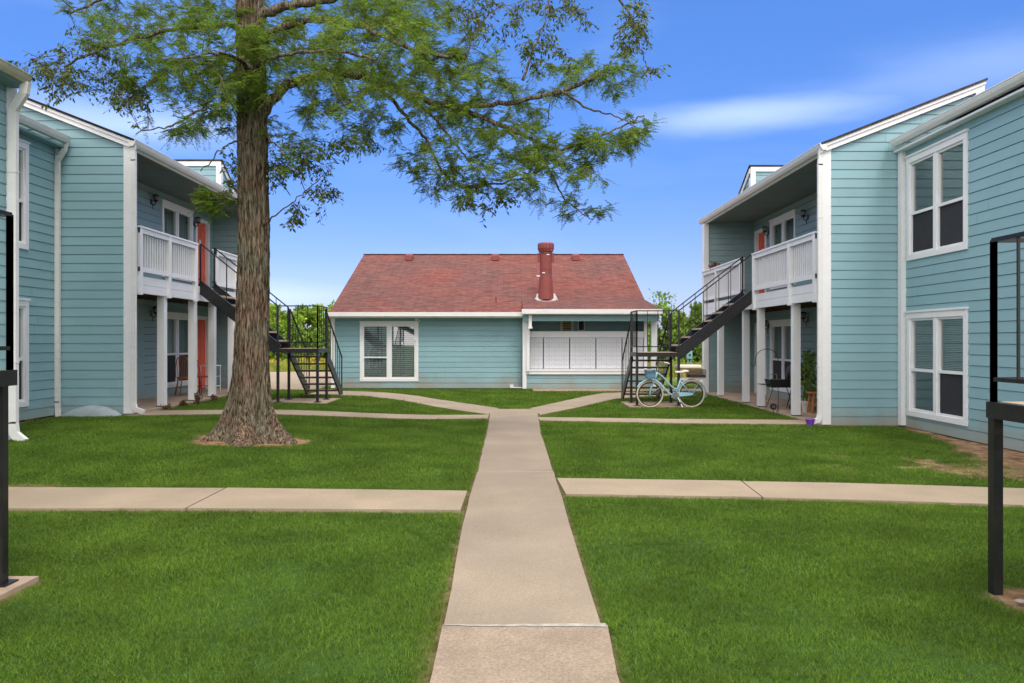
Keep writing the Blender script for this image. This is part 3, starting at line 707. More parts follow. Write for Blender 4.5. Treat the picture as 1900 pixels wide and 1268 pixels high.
def apartment(sgn, dz, P, label):
    tf = lambda p: (sgn*p[0], p[1], p[2]+dz)
    mk = lambda: MB(tf, flip=sgn < 0)
    A0, Ab, ya, ye, Ag, Aw = P['A0'], P['Ab'], P['ya'], P['ye'], P['Ag'], P['Aw']
    bld = empty('apartment_building', (sgn*(A0+2), ya+4, dz), label, 'building')
    Wf = lambda s, z, d: (s, ya-d, z)
    Ws = lambda s, z, d: (Ab-d, s, z)
    We = lambda s, z, d: (s, ye-d, z)
    K = .39; zt = lambda a: 5.285 + K*(a-Ag)
    Ap = Ag + 3.1
    wing0 = P['wing0']
    # facing wall with the raking top
    m = mk(); siding(m, Wf, A0+.12, Ap-.02, .0, 6.6, clip=[(-K, 1, zt(0)-.10)])
    m.build('siding_wall', TEAL, bld)
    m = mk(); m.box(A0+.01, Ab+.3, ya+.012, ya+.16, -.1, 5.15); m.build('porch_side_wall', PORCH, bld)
    m = mk(); m.box(A0, A0+.14, ya-.03, ya+.0, .02, zt(A0)-.12); m.box(A0-.028, A0, ya-.03, ya+.16, .02, 5.14); cb = m.build('corner_board', WHITE, bld)
    # rake fascia and peak trim
    m = mk()
    m.prism([(Ag+.02, zt(Ag+.02)-.19), (Ap, zt(Ap)-.19), (Ap, zt(Ap)-.045), (Ag+.02, zt(Ag+.02)-.045)], ya-.075, ya-.032)
    m.prism([(Ag+.02, zt(Ag+.02)-.10), (Ap+.01, zt(Ap+.01)-.10), (Ap+.01, zt(Ap+.01)-.046), (Ag+.02, zt(Ag+.02)-.046)], ya-.10, ya-.076)
    m.box(Ap-.16, Ap, ya-.072, ya-.031, 5.75, zt(Ap)-.19)
    m.build('rake_fascia', WHITE, bld)
    # roofs
    m = mk()
    m.prism([(Ag+.03, zt(Ag+.03)-.045), (Ag+.03, zt(Ag+.03)), (Ap+.03, zt(Ap+.03)), (Ap+.03, zt(Ap+.03)-.045)], ya-.12, ye+.32)
    m.prism([(Ap-.05, 5.62), (Ap-.05, 5.68), (Ap+4.5, 4.9), (Ap+4.5, 4.84)], ya-.02, ye+.3)
    zw = lambda a: 5.285 + K*(a-Aw)
    m.prism([(Aw+.03, zw(Aw+.03)-.045), (Aw+.03, zw(Aw+.03)), (Aw+2.6, zw(Aw+2.6)), (Aw+6, 5.3), (Aw+6, 5.25), (Aw+2.6, zw(Aw+2.6)-.05)], wing0, ya-.125)
    m.build('roof', DARKSH, bld)
    m = mk(); m.box(Ap-.1, Ap-.02, ya+.0, ye+.2, 5.5, zt(Ap)-.06); m.build('clerestory_wall', TEALP, bld)
    # wing wall
    ops = [(w[0]+.03, w[1]-.03, w[2]+.03, w[3]-.03) for w in P['wingwin']]
    m = mk(); siding(m, Ws, wing0, ya, .0, 5.12, openings=ops); m.build('siding_wall', TEAL, bld)
    m = mk(); m.box(Aw+.10, Ab+.02, wing0, ya-.02, 5.12, 5.155); m.build('soffit', WHITE if sgn > 0 else TEALP, bld)
    for w in P['wingwin']: window(bld, mk, Ws, w[0], w[1], w[2], w[3], **w[4])
    m = mk()
    if sgn > 0: m.box(Ab-.09, Ab+.0, ya-.17, ya-.035, .02, 5.12)
    else: m.box(Ab-.04, Ab, ya-.09, ya-.02, .02, 5.12)
    m.build('corner_board', WHITE, bld)
    gutter(bld, mk, Aw, wing0, ya-.09, 5.335, GUTTER)
    # unseen solid core added inside the building to stop light leaking through
    m = mk(); m.prism([(Ab+.56, -.05), (Ab+.56, 5.1), (Ap-.12, 5.6), (Ap+3, 5.1), (Ap+3, -.05)], wing0+.02, ye+.1); m.build('light_block_core', TEALP, bld)
    # ---- porch
    yc0, yc1 = ya+.16, ye
    wy0, wy1 = P['win']; dy0, dy1 = P['door']
    ops = []
    for z0, z1 in ((.22, 2.15), (3.02, 4.97)): ops.append((wy0+.03, wy1-.03, z0+.03, z1-.03))
    for z0, z1 in ((.03, 2.12), (2.71, 4.86)): ops.append((dy0+.02, dy1-.02, z0, z1-.03))
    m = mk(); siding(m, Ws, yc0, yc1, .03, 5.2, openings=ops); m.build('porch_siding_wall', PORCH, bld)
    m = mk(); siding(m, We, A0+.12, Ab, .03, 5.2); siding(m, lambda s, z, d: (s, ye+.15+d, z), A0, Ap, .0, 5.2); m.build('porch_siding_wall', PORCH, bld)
    m = mk(); m.box(A0+.01, Ab+.5, ye+.01, ye+.14, 0, 5.2); m.build('end_wall', TEALP, bld)
    m = mk(); m.box(A0-.02, A0+.12, ye-.03, ye, .03, 5.14); m.box(A0-.03, A0-.002, ye-.002, ye+.17, .0, 5.14); m.build('corner_board', WHITE, bld)
    window(bld, mk, Ws, wy0, wy1, .22, 2.15, blind='curtain', screens=(1, 1)); window(bld, mk, Ws, wy0, wy1, 3.02, 4.97, blind='curtain', screens=(1, 1))
    door(bld, mk, Ws, dy0, dy1, .03, 2.12, col=P['lowdoor']); door(bld, mk, Ws, dy0, dy1, 2.71, 4.86, number=True)
    for s, z in P['lamps']: lamp(bld, mk, Ws, s, z)
    m = mk(); m.box(A0-.08, Ab, yc0-.1, ye+.1, -.10, .03); m.build('porch_slab', PORCHC, bld)
    PAVE.append([(sgn*(A0-.08), yc0-.1), (sgn*(Ab), yc0-.1), (sgn*Ab, ye+.1), (sgn*(A0-.08), ye+.1)])
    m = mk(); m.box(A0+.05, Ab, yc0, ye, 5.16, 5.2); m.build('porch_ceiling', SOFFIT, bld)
    m = mk(); m.box(A0+.04, Ab-.005, yc0+.004, ye-.004, 2.62, 2.705); m.build('balcony_deck', BROWN, bld)
    m = mk(); y = yc0+.2
    while y < ye-.05: m.box(A0+.04, Ab-.02, y, y+.045, 2.40, 2.62); y += .4
    m.build('joist', BROWN, bld)
    # fascia boards
    m = mk(); m.box(A0-.03, A0+.04, yc0+.0, ye-.035, 2.365, 2.53); m.box(A0-.028, A0+.04, yc0, ye-.035, 2.536, 2.70); m.build('balcony_fascia', WHITE, bld)
    for y in P['cols']:
        m = mk(); m.box(A0, A0+.15, y-.075, y+.075, .03, 2.364); m.build('column', WHITE, bld)
        m = mk(); m.box(A0+.0, A0+.16, y-.082, y+.082, .03, .05); m.build('column_base', BLACK, bld)
    # railings
    for (r0, r1, posts) in P['rails']:
        ra = A0-.05
        m = mk(); m.box(ra-.045, ra+.085, r0-.02, r1+.02, 3.645, 3.68); m.box(ra-.02, ra+.02, r0, r1, 3.545, 3.645)
        m.box(ra-.02, ra+.02, r0, r1, 2.785, 2.875)
        y = r0+.06
        while y < r1-.03:
            j = rnd.uniform(-.004, .004); m.box(ra+.02, ra+.055, y+j, y+.036+j, 2.80, 3.60); y += .112
        for y in posts: m.box(ra-.035, ra+.07, y-.05, y+.05, 2.33, 3.645)
        m.build('balcony_railing', WHITE, bld)
    gutter(bld, mk, Ag, ya-.12, ye+.36, 5.285, GUTTER)
    m = mk(); m.box(Ag+.13, Ag+.155, ya-.02, ye+.3, 5.12, 5.26); m.build('eave_fascia', WHITE, bld)
    x, y = P['spout']
    spout(bld, mk, [(x+.02, y, 5.17), (x, y, 4.9), (x, y, .22), (x-.03, y-.01, .11), (x-.20, y-.03, .05)])
    # raised far wing seen over the eaves
    D0 = P['D0']
    m = mk(); Wd = lambda s, z, d: (s, 24.0-d, z); siding(m, Wd, D0+.13, 10.9, 5.3, 6.80); m.build('siding_wall', TEAL, bld); m = mk()
    Wc = lambda s, z, d: (D0-d, s, z); siding(m, Wc, 24.02, 26.6, 5.2, 6.8, clip=[(.6, 1, 6.82+.6*24)])
    m.build('siding_wall', TEAL, bld)
    m = mk(); m.box(D0-.02, 11, 23.95, 23.99, 6.78, 6.93); m.box(D0-.02, D0+.13, 23.952, 23.99, 5.0, 6.78); m.box(D0-.022, D0, 23.992, 24.13, 5.0, 6.6)
    m.prism([(24.0, 6.74), (24.0, 6.93), (26.7, 5.31), (26.7, 5.12)], D0-.05, D0-.023, ax='x'); m.build('rake_fascia', WHITE, bld)
    m = mk(); m.prism([(23.93, 6.935), (23.93, 6.975), (26.75, 5.285), (26.75, 5.245)], D0-.08, 11.2, ax='x'); m.build('roof', DARKSH, bld)
    m = mk(); m.prism([(24.01, 0), (24.01, 6.7), (26.5, 5.2), (26.5, 0)], D0+.01, 11, ax='x'); m.build('light_block_core', TEALP, bld)  # unseen solid fill added inside the far wing to keep light out
    return bld, mk

WB = dict(blind='half', screens=(1, 1))
PR = dict(A0=5.9, Ab=7.38, ya=14.7, ye=23.62, Ag=5.80, Aw=7.12, wing0=1.0, D0=7.42,
    wingwin=[(12.56, 14.46, .22, 2.13, dict(blind='half', screens=(1, 0))), (12.56, 14.46, 3.07, 4.985, dict(blind=None, screens=(1, 1)))],
    win=(20.1, 22.05), door=(22.4, 23.42), lamps=[(19.3, 4.70), (19.3, 2.18), (22.22, 2.05), (22.22, 4.72)], lowdoor=JAMB,
    cols=[16.3, 18.56, 19.74, 22.1], rails=[(14.9, 18.73, (14.95, 16.3, 18.68)), (19.68, 23.6, (19.73, 22.1))], spout=(5.835, 14.68))
PL = dict(A0=7.30, Ab=8.73, ya=15.1, ye=22.95, Ag=7.17, Aw=8.42, wing0=10.2, D0=8.86,
    wingwin=[(12.25, 14.15, .24, 2.17, dict(blind='half', screens=(1, 1))), (12.25, 14.15, 3.07, 5.0, dict(blind=None, screens=(1, 1)))],
    win=(19.6, 21.5), door=(21.72, 22.7), lamps=[(19.04, 4.86), (19.04, 2.13), (21.62, 4.72)], lowdoor=CORAL,
    cols=[16.6, 18.2, 19.4, 20.75], rails=[(15.3, 18.12, (15.35, 16.65, 18.07)), (19.3, 22.9, (19.35, 20.8))], spout=(7.235, 15.06))
right, mkr = apartment(1, 0, PR, 'teal clapboard apartment block on the right with two windows in its near wall')
left, mkl = apartment(-1, .17, PL, 'teal clapboard apartment block on the left behind the big tree')
# left: downspout of the wing, and the projecting near block
spout(left, mkl, [(8.50, 14.98, 5.22), (8.53, 14.98, 5.08), (8.67, 15.0, 4.88), (8.67, 15.0, .25), (8.665, 15.0, .1), (8.63, 14.97, -.10)])
N0 = 7.42
m = mkl(); Wn = lambda s, z, d: (N0-d, s, z); siding(m, Wn, 1.5, 11.6, -.05, 5.2); m.build('siding_wall', TEAL, left); m = mkl(); siding(m, lambda s, z, d: (s, 11.72+d, z), N0, 8.8, -.05, 5.2); m.build('siding_wall', TEAL, left)
m = mkl(); m.box(N0+.02, 8.8, 1.5, 11.7, -.1, 5.2); m.build('light_block_core', TEALP, left)  # hidden fill added inside the near block against stray light
m = mkl(); m.box(N0-.03, N0, 11.52, 11.73, -.08, 5.2); m.build('corner_board', WHITE, left)
m = mkl(); m.box(7.12, N0+.05, 1.5, 11.6, 5.17, 5.2); m.build('soffit', TEALP, left)
gutter(left, mkl, 7.02, 1.5, 11.50, 5.32, OLDGUT)
m = mkl(); m.prism([(7.05, 5.28), (7.05, 5.325), (10, 6.4), (10, 6.35)], 1.4, 11.62); m.build('roof', DARKSH, left)
spout(left, mkl, [(7.08, 11.44, 5.2), (7.10, 11.44, 5.05), (7.30, 11.5, 4.82), (7.30, 11.5, .22), (7.28, 11.5, .05), (7.12, 11.47, -.06)], w=.12, d=.075)

# ------------------------------------------------------------------ mail building
mb_ = empty('mail_building', (-.5, 25.8, 0), 'low teal mail building with a red shingle roof at the end of the path', 'building')
Wm = lambda s, z, d: (s, 25.8-d, z)
MWIN = (-4.93, -3.0, .25, 2.23)
m = MB(); siding(m, Wm, -5.78, .42, .03, 2.45, openings=[(MWIN[0]+.03, MWIN[1]-.03, MWIN[2]+.03, MWIN[3]-.03)])
m.build('siding_wall', TEAL, mb_); m = MB(); siding(m, lambda s, z, d: (-5.84-d, s, z), 25.82, 37.2, .03, 4.9, clip=[(-.42, 1, 2.42-.42*25.4), (.42, 1, 2.42+.42*37.6)])
m.build('siding_wall', TEAL, mb_); m = MB(); siding(m, lambda s, z, d: (4.55+d, s, z), 27.0, 37.2, .03, 4.9, clip=[(-.42, 1, 2.42-.42*25.4), (.42, 1, 2.42+.42*37.6)])
m.build('siding_wall', TEAL, mb_)
m = MB(); siding(m, lambda s, z, d: (s, 25.46-d, z), .56, 4.62, .03, .60); m.box(.45, 4.6, 25.48, 25.66, 0, .6); m.build('counter_wall', TEAL, mb_)
window(mb_, lambda: MB(), Wm, *MWIN, blind='full', screens=(0, 0), rows=False, pitch=.066, room=.3)
m = MB(); m.wbox(Wm, MWIN[0]+.135, -4.055, 1.02, 1.06, -.055, .008); m.build('sash_bar', WHITE, mb_)
m = MB(); m.box(-5.88, -5.76, 25.765, 25.80, .03, 2.44); m.box(-5.885, -5.855, 25.80, 25.92, .03, 2.44); m.build('corner_board', WHITE, mb_)
# roof: near slope, far slope, and the lower-pitched lean-to
m = MB()
zr = lambda y: 2.50 + .42*(y-25.4)
m.add([(-5.86,25.35,zr(25.35)),(.43,25.35,zr(25.35)),(.43,26.5,zr(26.5)),(4.6,26.5,zr(26.5)),(4.6,31.5,zr(31.5)),(-5.86,31.5,zr(31.5))], [(0,1,2,3,4,5)])
m.add([(x,y,z-.05) for x,y,z in [(-5.86,25.35,zr(25.35)),(.43,25.35,zr(25.35)),(.43,26.5,zr(26.5)),(4.6,26.5,zr(26.5)),(4.6,31.5,zr(31.5)),(-5.86,31.5,zr(31.5))]], [(5,4,3,2,1,0)])
m.add([(-5.86,25.35,zr(25.35)),(-5.86,31.5,zr(31.5)),(-5.86,31.5,zr(31.5)-.05),(-5.86,25.35,zr(25.35)-.05)], [(0,1,2,3)])
m.add([(4.6,26.5,zr(26.5)),(4.6,31.5,zr(31.5)),(4.6,31.5,zr(31.5)-.05),(4.6,26.5,zr(26.5)-.05)], [(0,1,2,3)])
m.add([(-5.86,31.5,zr(31.5)),(4.6,31.5,zr(31.5)),(4.6,37.6,zr(25.4)),(-5.86,37.6,zr(25.4))], [(0,1,2,3)])
a = [(.43,24.98,2.60),(4.86,24.98,2.60),(4.62,26.5,zr(26.5)+.01),(.43,26.5,zr(26.5)+.01)]
m.add(a + [(x,y,z-.05) for x,y,z in a], [(0,1,2,3),(4,7,6,5),(0,4,5,1),(1,5,6,2),(3,7,4,0)])
m.build('roof', RED, mb_)
m = MB(); N = 40
for k in range(N):
    x = -5.88 + k*(10.5/N); m.box(x, x+10.5/N-.006, 31.42, 31.58, zr(31.5)-.0, zr(31.5)+.02+.004*(k % 2))
m.build('ridge_cap', RED, mb_)
m = MB(); m.box(-5.9, .44, 25.24, 25.34, 2.38, 2.515); m.box(-5.9, .44, 25.34, 25.37, 2.33, 2.44); m.box(-5.9, .44, 25.37, 25.8, 2.335, 2.36); m.build('gutter', GUTTER, mb_)
m = MB(); m.box(.40, 4.88, 24.87, 24.97, 2.45, 2.60); m.box(.42, 4.86, 24.97, 25.0, 2.42, 2.56); m.build('gutter', GUTTER, mb_)
m = MB(); m.prism([(25.36, zr(25.36)-.20), (25.36, zr(25.36)-.052), (31.5, zr(31.5)-.052), (31.5, zr(31.5)-.20)], -5.88, -5.85, ax='x'); m.prism([(26.5, zr(26.5)-.20), (26.5, zr(26.5)-.052), (31.5, zr(31.5)-.052), (31.5, zr(31.5)-.20)], 4.57, 4.61, ax='x'); m.build('rake_fascia', WHITE, mb_)
m = MB(); m.box(.45, 4.80, 25.05, 25.20, 2.22, 2.42); m.box(.45, 4.8, 25.2, 26.45, 2.40, 2.44); m.build('soffit_beam', TEALP, mb_)
m = MB(); m.box(.43, .56, 25.40, 25.53, .03, 2.44); m.box(.56, .66, 25.32, 25.45, .60, 2.42); m.build('post', WHITE, mb_)
m = MB(); m.box(4.62, 4.80, 25.36, 25.52, .03, 2.40); m.build('post', WHITE, mb_)
m = MB(); m.box(4.42, 4.52, 25.6, 25.7, .6, 2.40); m.build('post', WHITE, mb_)
m = MB(); m.box(.62, .72, 25.02, 25.08, 2.0, 2.44); m.box(.60, .74, 25.0, 25.1, 1.98, 2.03); m.build('downspout', GUTTER, mb_)
m = MB(); m.box(.56, 4.62, 25.38, 25.72, .60, .655); m.box(.56, 4.62, 25.40, 25.43, .50, .60); m.build('counter_sill', WHITE, mb_)
m = MB(); m.box(.56, 4.55, 25.70, 25.74, 1.70, 1.90); m.build('header_board', WHITE, mb_)
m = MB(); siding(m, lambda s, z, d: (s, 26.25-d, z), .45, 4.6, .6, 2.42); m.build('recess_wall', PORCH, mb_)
m = MB(); m.box(.43, .45, 25.45, 26.3, .6, 2.42); m.box(4.54, 4.56, 25.7, 27.0, .03, 2.6); m.box(.46, 4.54, 25.74, 26.2, 1.66, 1.70); m.build('recess_side_wall', TEALP, mb_)
# mailbox units
xsu = [.66, 1.12, 1.985, 2.85, 3.71, 4.42]
for k in range(5):
    x0, x1 = xsu[k]+.012, xsu[k+1]-.012; m = MB(); m.box(x0, x1, 25.72, 25.95, .66, 1.70); u = m.build('mailbox_unit', MAILG, mb_)
    nc = 3 if k == 0 else 5; cw = (x1-x0-.02)/nc; rh = (1.70-.66-.03)/7; m = MB(); tg = MB()
    for i in range(nc):
        for j in range(7):
            if k in (2, 3) and j == 0 and i % 2: continue
            ww = cw*(2 if (k in (2, 3) and j == 0) else 1)
            if k in (2, 3) and j == 0 and i == 4: ww = cw
            X0 = x0+.01+i*cw; Z0 = .675+j*rh; dd = rnd.uniform(0, .003)
            m.box(X0+.004, X0+ww-.004, 25.712-dd, 25.722, Z0+.004, Z0+rh-.004)
            m.cur = 1; m.box(X0+cw*.44, X0+cw*.56, 25.705-dd, 25.712-dd, Z0+rh*.62, Z0+rh*.78)
            m.cur = 0
    m.build('mailbox_doors', [MAILM, FLASH], u)
m = MB(); m.box(1.70, 2.16, 26.14, 26.20, 1.88, 2.34); vf = m.build('vent_frame', mat('beige_vent_paint', (.50, .47, .35)), mb_)
m = MB()
m.box(1.80, 2.06, 26.125, 26.138, 1.93, 2.24)
m.build('vent_opening', SCREEN, vf)
m = MB()
for k in range(5): m.box(1.80, 2.06, 26.10, 26.13, 1.95+k*.06, 1.975+k*.06)
m.build('vent_louvre', mat('ochre_louvre', (.45, .32, .14)), vf)
m = MB(); m.box(2.30, 2.52, 26.17, 26.205, 1.92, 2.27); nf_ = m.build('notice_frame', GUTTER, mb_); m = MB(); m.box(2.325, 2.495, 26.155, 26.17, 1.945, 2.245); m.build('notice_glass', SCREEN, nf_)
# flue
m = MB(); c = (1.25, 26.72, 0)
m.lathe(c, [(.27, 3.00), (.235, 3.55), (.205, 3.95), (.205, 4.55), (.22, 4.56), (.22, 4.60), (.19, 4.61), (.19, 4.66)], n=24)
fl = m.build('flue', REDMET, mb_, smooth=False)
m = MB(); nn = 16
for k in range(nn):
    t0 = 2*math.pi*k/nn; t1 = 2*math.pi*(k+.90)/nn
    vs = []
    for r, h in ((.245, 4.62), (.285, 4.74), (.285, 4.88), (.255, 4.93)):
        vs += [(c[0]+r*math.cos(t0), c[1]+r*math.sin(t0), h), (c[0]+r*math.cos(t1), c[1]+r*math.sin(t1), h)]
    m.add(vs, [(0,1,3,2),(2,3,5,4),(4,5,7,6)])
m.lathe(c, [(.26, 4.76), (.262, 4.86)], n=24); m.lathe(c, [(.252, 4.915), (.10, 4.94)], n=20)
m.build('flue_cap', REDMET, fl)
m = MB(); m.box(1.25-.29, 1.25-.20, 26.66, 26.78, 4.28, 4.58); m.box(1.25+.20, 1.25+.28, 26.66, 26.78, 4.28, 4.58); m.lathe(c, [(.212, 4.02), (.212, 4.05)], n=24); m.lathe(c, [(.214, 3.92), (.214, 3.95)], n=24); m.build('flue_strap', REDMET, fl)
m = MB(); m.box(1.27, 1.36, 26.50, 26.52, 4.50, 4.53); m.box(1.12, 1.21, 26.50, 26.52, 3.88, 3.91); m.box(.93, 1.05, 26.60, 26.62, 3.78, 3.81); m.build('flue_clip', WHITE, fl)
m = MB(); y0 = 26.33
vs = [(.88,26.28,zr(26.28)+.012),(1.68,26.28,zr(26.28)+.012),(1.58,27.1,zr(27.1)+.012),(.95,27.1,zr(27.1)+.012)]; m.add(vs, [(0,1,2,3)])
m.tube([(1.25+.36*math.cos(t), 26.6+.34*math.sin(t), zr(26.6+.34*math.sin(t))+.03) for t in [math.pi+ i*math.pi/10 for i in range(11)]], .028, n=6)
m.build('flashing', FLASH, fl)
for x in (-3.95, -.55, 2.62):
    y = 30.9; z = zr(y); m = MB(); m.prism([(y-.18, z-.08), (y-.18, z+.14), (y+.05, z+.20), (y+.22, z+.12), (y+.22, z)], x-.14, x+.14, ax='x'); m.box(x-.12, x+.12, y-.23, y-.18, z-.06, z+.04); m.build('roof_vent', REDMET, mb_)
m = MB(); m.tube([(-.45, 26.35, zr(26.35)-.05), (-.45, 26.35, zr(26.35)+.17)], .022, n=10); m.build('vent_pipe', REDMET, mb_)
# small security camera and door contact
m = MB(); m.box(-3.10, -3.02, 25.70, 25.78, 2.28, 2.33); m.tube([(-3.06, 25.72, 2.28), (-3.06, 25.62, 2.22)], .03, n=10); m.tube([(-3.0, 25.72, 2.30), (-2.94, 25.66, 2.24)], .02, n=8); m.build('security_camera', GUTTER, mb_)
m = MB(); m.box(-3.13, -3.07, 25.735, 25.764, 1.60, 1.70); m.build('sensor', WHITE, mb_)
m = MB(); m.box(.02, .14, 25.70, 25.79, .04, .14); m.tube([(.14, 25.7, .05), (.5, 25.6, .05), (.7, 25.5, .04)], .02, n=6); m.build('outdoor_outlet', GUTTER, mb_)
m = MB(); m.prism([(-5.7, .0), (4.5, .0), (4.5, .03), (-5.7, .03)], 25.83, 37); m.box(-5.8, 4.5, 26.35, 37, 0, 2.3); m.build('light_block_core', TEALP, mb_)  # unseen floor and block added inside the mail building to shut out light

# ------------------------------------------------------------------ metal stairs
def staircase(sgn, a0, a1, y0, y1, zg, zt, aTop, z2, ydir, ylen, label, cat='staircase', lg_in=.0, plate=True):
    tf = lambda p: (sgn*p[0], p[1], p[2]); mk = lambda: MB(tf, flip=sgn < 0)
    st = empty('metal_staircase', (sgn*(a0+a1)/2, (y0+y1)/2, zg), label, cat, 'black steel stairs up to the balconies')
    m = mk()
    n = 5; w = (y1-y0-.05)/n
    for k in range(n): m.box(a0+.02, a1-.02, y0+.025+k*w+.003, y0+.025+(k+1)*w-.003, zt-.035, zt+.004)
    m.build('landing_deck', TREAD, st)
    m = mk(); h = .10
    m.box(a0-.03, a0+.02, y0-.03, y1+.03, zt-h, zt); m.box(a1-.02, a1+.03, y0-.03, y1+.03, zt-h, zt)
    m.box(a0+.02, a1-.02, y0-.03, y0+.02, zt-h, zt-.001); m.box(a0+.02, a1-.02, y1-.02, y1+.03, zt-h, zt-.001)
    m.box((a0+a1)/2-.02, (a0+a1)/2+.02, y0+.02, y1-.02, zt-h, zt-.04); m.build('landing_frame', BLACK, st)
    for x in (a0+.005+lg_in, a1-.005-lg_in):
        for y in (y0+.01, y1-.01):
            m = mk(); m.box(x-.029, x+.029, y-.029, y+.029, zg+.035, zt-h); lg = m.build('leg', BLACK, st)
            if plate: m = mk(); m.box(x-.07, x+.07, y-.07, y+.07, zg+.02, zg+.046); m.build('foot_plate', BLACK, lg)
    def rail_line(m, p, q, nb=.23, first=True, last=True, low=.14, H=1.0, thick=.032, bal=.014):
        P, Q = Vector(p), Vector(q); L = Vector((Q.x-P.x, Q.y-P.y, 0)).length; U = Vector((0, 0, 1))
        m.bar(P+U*H, Q+U*H, thick, thick*.8)
        if low: m.bar(P+U*low, Q+U*low, .026, .026)
        k = max(1, round(L/nb))
        for i in range(k+1):
            b = P + (Q-P)*i/k
            if (i == 0 and first) or (i == k and last): m.bar(b, b+U*H, .030, .030, up=(0,1,0))
            elif 0 < i < k: m.bar(b+U*(low or 0), b+U*H, bal, bal, up=(0,1,0))
    m = mk()
    # landing railing: the side away from the flights and the outer side
    far = y0 if ydir > 0 else y1
    rail_line(m, (a0, far, zt), (a1, far, zt)); rail_line(m, (a0, y0, zt), (a0, y1, zt), nb=.19 if y0 > 10 else .235)
    m.build('landing_railing', BLACK, st)
    # upper flight towards the balcony
    nr = round((z2-zt)/.2); run = (aTop-a1)/nr; rise = (z2-zt)/nr
    for y in (y0+.03, y1-.03):
        m = mk(); d = .13
        P = Vector((a1, y, zt-.02)); Q = Vector((aTop+.06, y, z2-.02+.06*rise/run)); m.bar(P, Q, .04, .25)
        m.bar(P+Vector((0, 0, .16)), Q+Vector((0, 0, .16)), .07, .012); m.bar(P-Vector((0, 0, .16)), Q-Vector((0, 0, .16)), .07, .012)
        m.build('stringer', BLACK, st)
        m = mk(); rail_line(m, (a1, y, zt+.02), (aTop, y, z2+.02), nb=.30, low=None, H=.98); m.build('flight_railing', BLACK, st)
    for k in range(1, nr):
        m = mk(); x = a1+(k-.5)*run; z = zt+k*rise; m.box(x-run*.52, x+run*.52, y0+.055, y1-.055, z-.045, z-.005); m.build('tread', TREAD, st)
    # lower flight to the lawn
    ys = y1 if ydir > 0 else y0; yb = ys + ydir*ylen; nr = 7; rise = (zt-zg)/nr; run = ylen/nr
    for x in (a0+.03, a1-.03):
        m = mk(); m.bar((x, ys, zt-.10), (x, yb, zg+.02), .04, .24, up=(0,0,1)); m.box(x-.025, x+.025, yb-.12, yb+.02, zg+.0, zg+.14); m.build('stringer', BLACK, st)
        m = mk(); rail_line(m, (x, ys, zt-.02), (x, yb, zg+.06), nb=.27, low=None, H=.98); m.build('flight_railing', BLACK, st)
    for k in range(1, nr):
        m = mk(); y = ys+ydir*(k-.5)*run; z = zt-k*rise; m.box(a0+.055, a1-.055, y-run*.5, y+run*.5, z-.05, z-.008); m.build('tread', TREADD, st)
    return st
staircase(1, 3.06, 4.07, 18.75, 19.66, 0, 1.31, 5.86, 2.70, 1, 1.75, 'black metal staircase behind the blue bicycle, rising to the right balcony')
staircase(-1, 4.50, 5.44, 18.35, 19.28, .12, 1.41, 7.26, 2.87, 1, 1.85, 'black metal staircase with landing beside the big tree trunk, rising to the left balcony')
staircase(1, 3.00, 4.10, 3.90, 4.84, 0, 1.22, 7.0, 2.70, -1, 1.7, 'near black stair landing with its leg in bare soil, at the right edge', plate=False)
staircase(-1, 3.215, 4.30, 4.05, 5.03, 0, 1.41, 7.3, 2.87, -1, 1.7, 'near black stair landing on a concrete pad at the left edge', lg_in=.045)
m = MB(); 
for i in range(1): m.lathe((3.115, 4.76, 0), [(.022, .0), (.034, .012), (.02, .02)], n=7)
tag(m.build('small_stone', EDGE, base=(3.10, 4.74, 0)), 'small pale stone at the foot of the near right stair leg', 'stone')

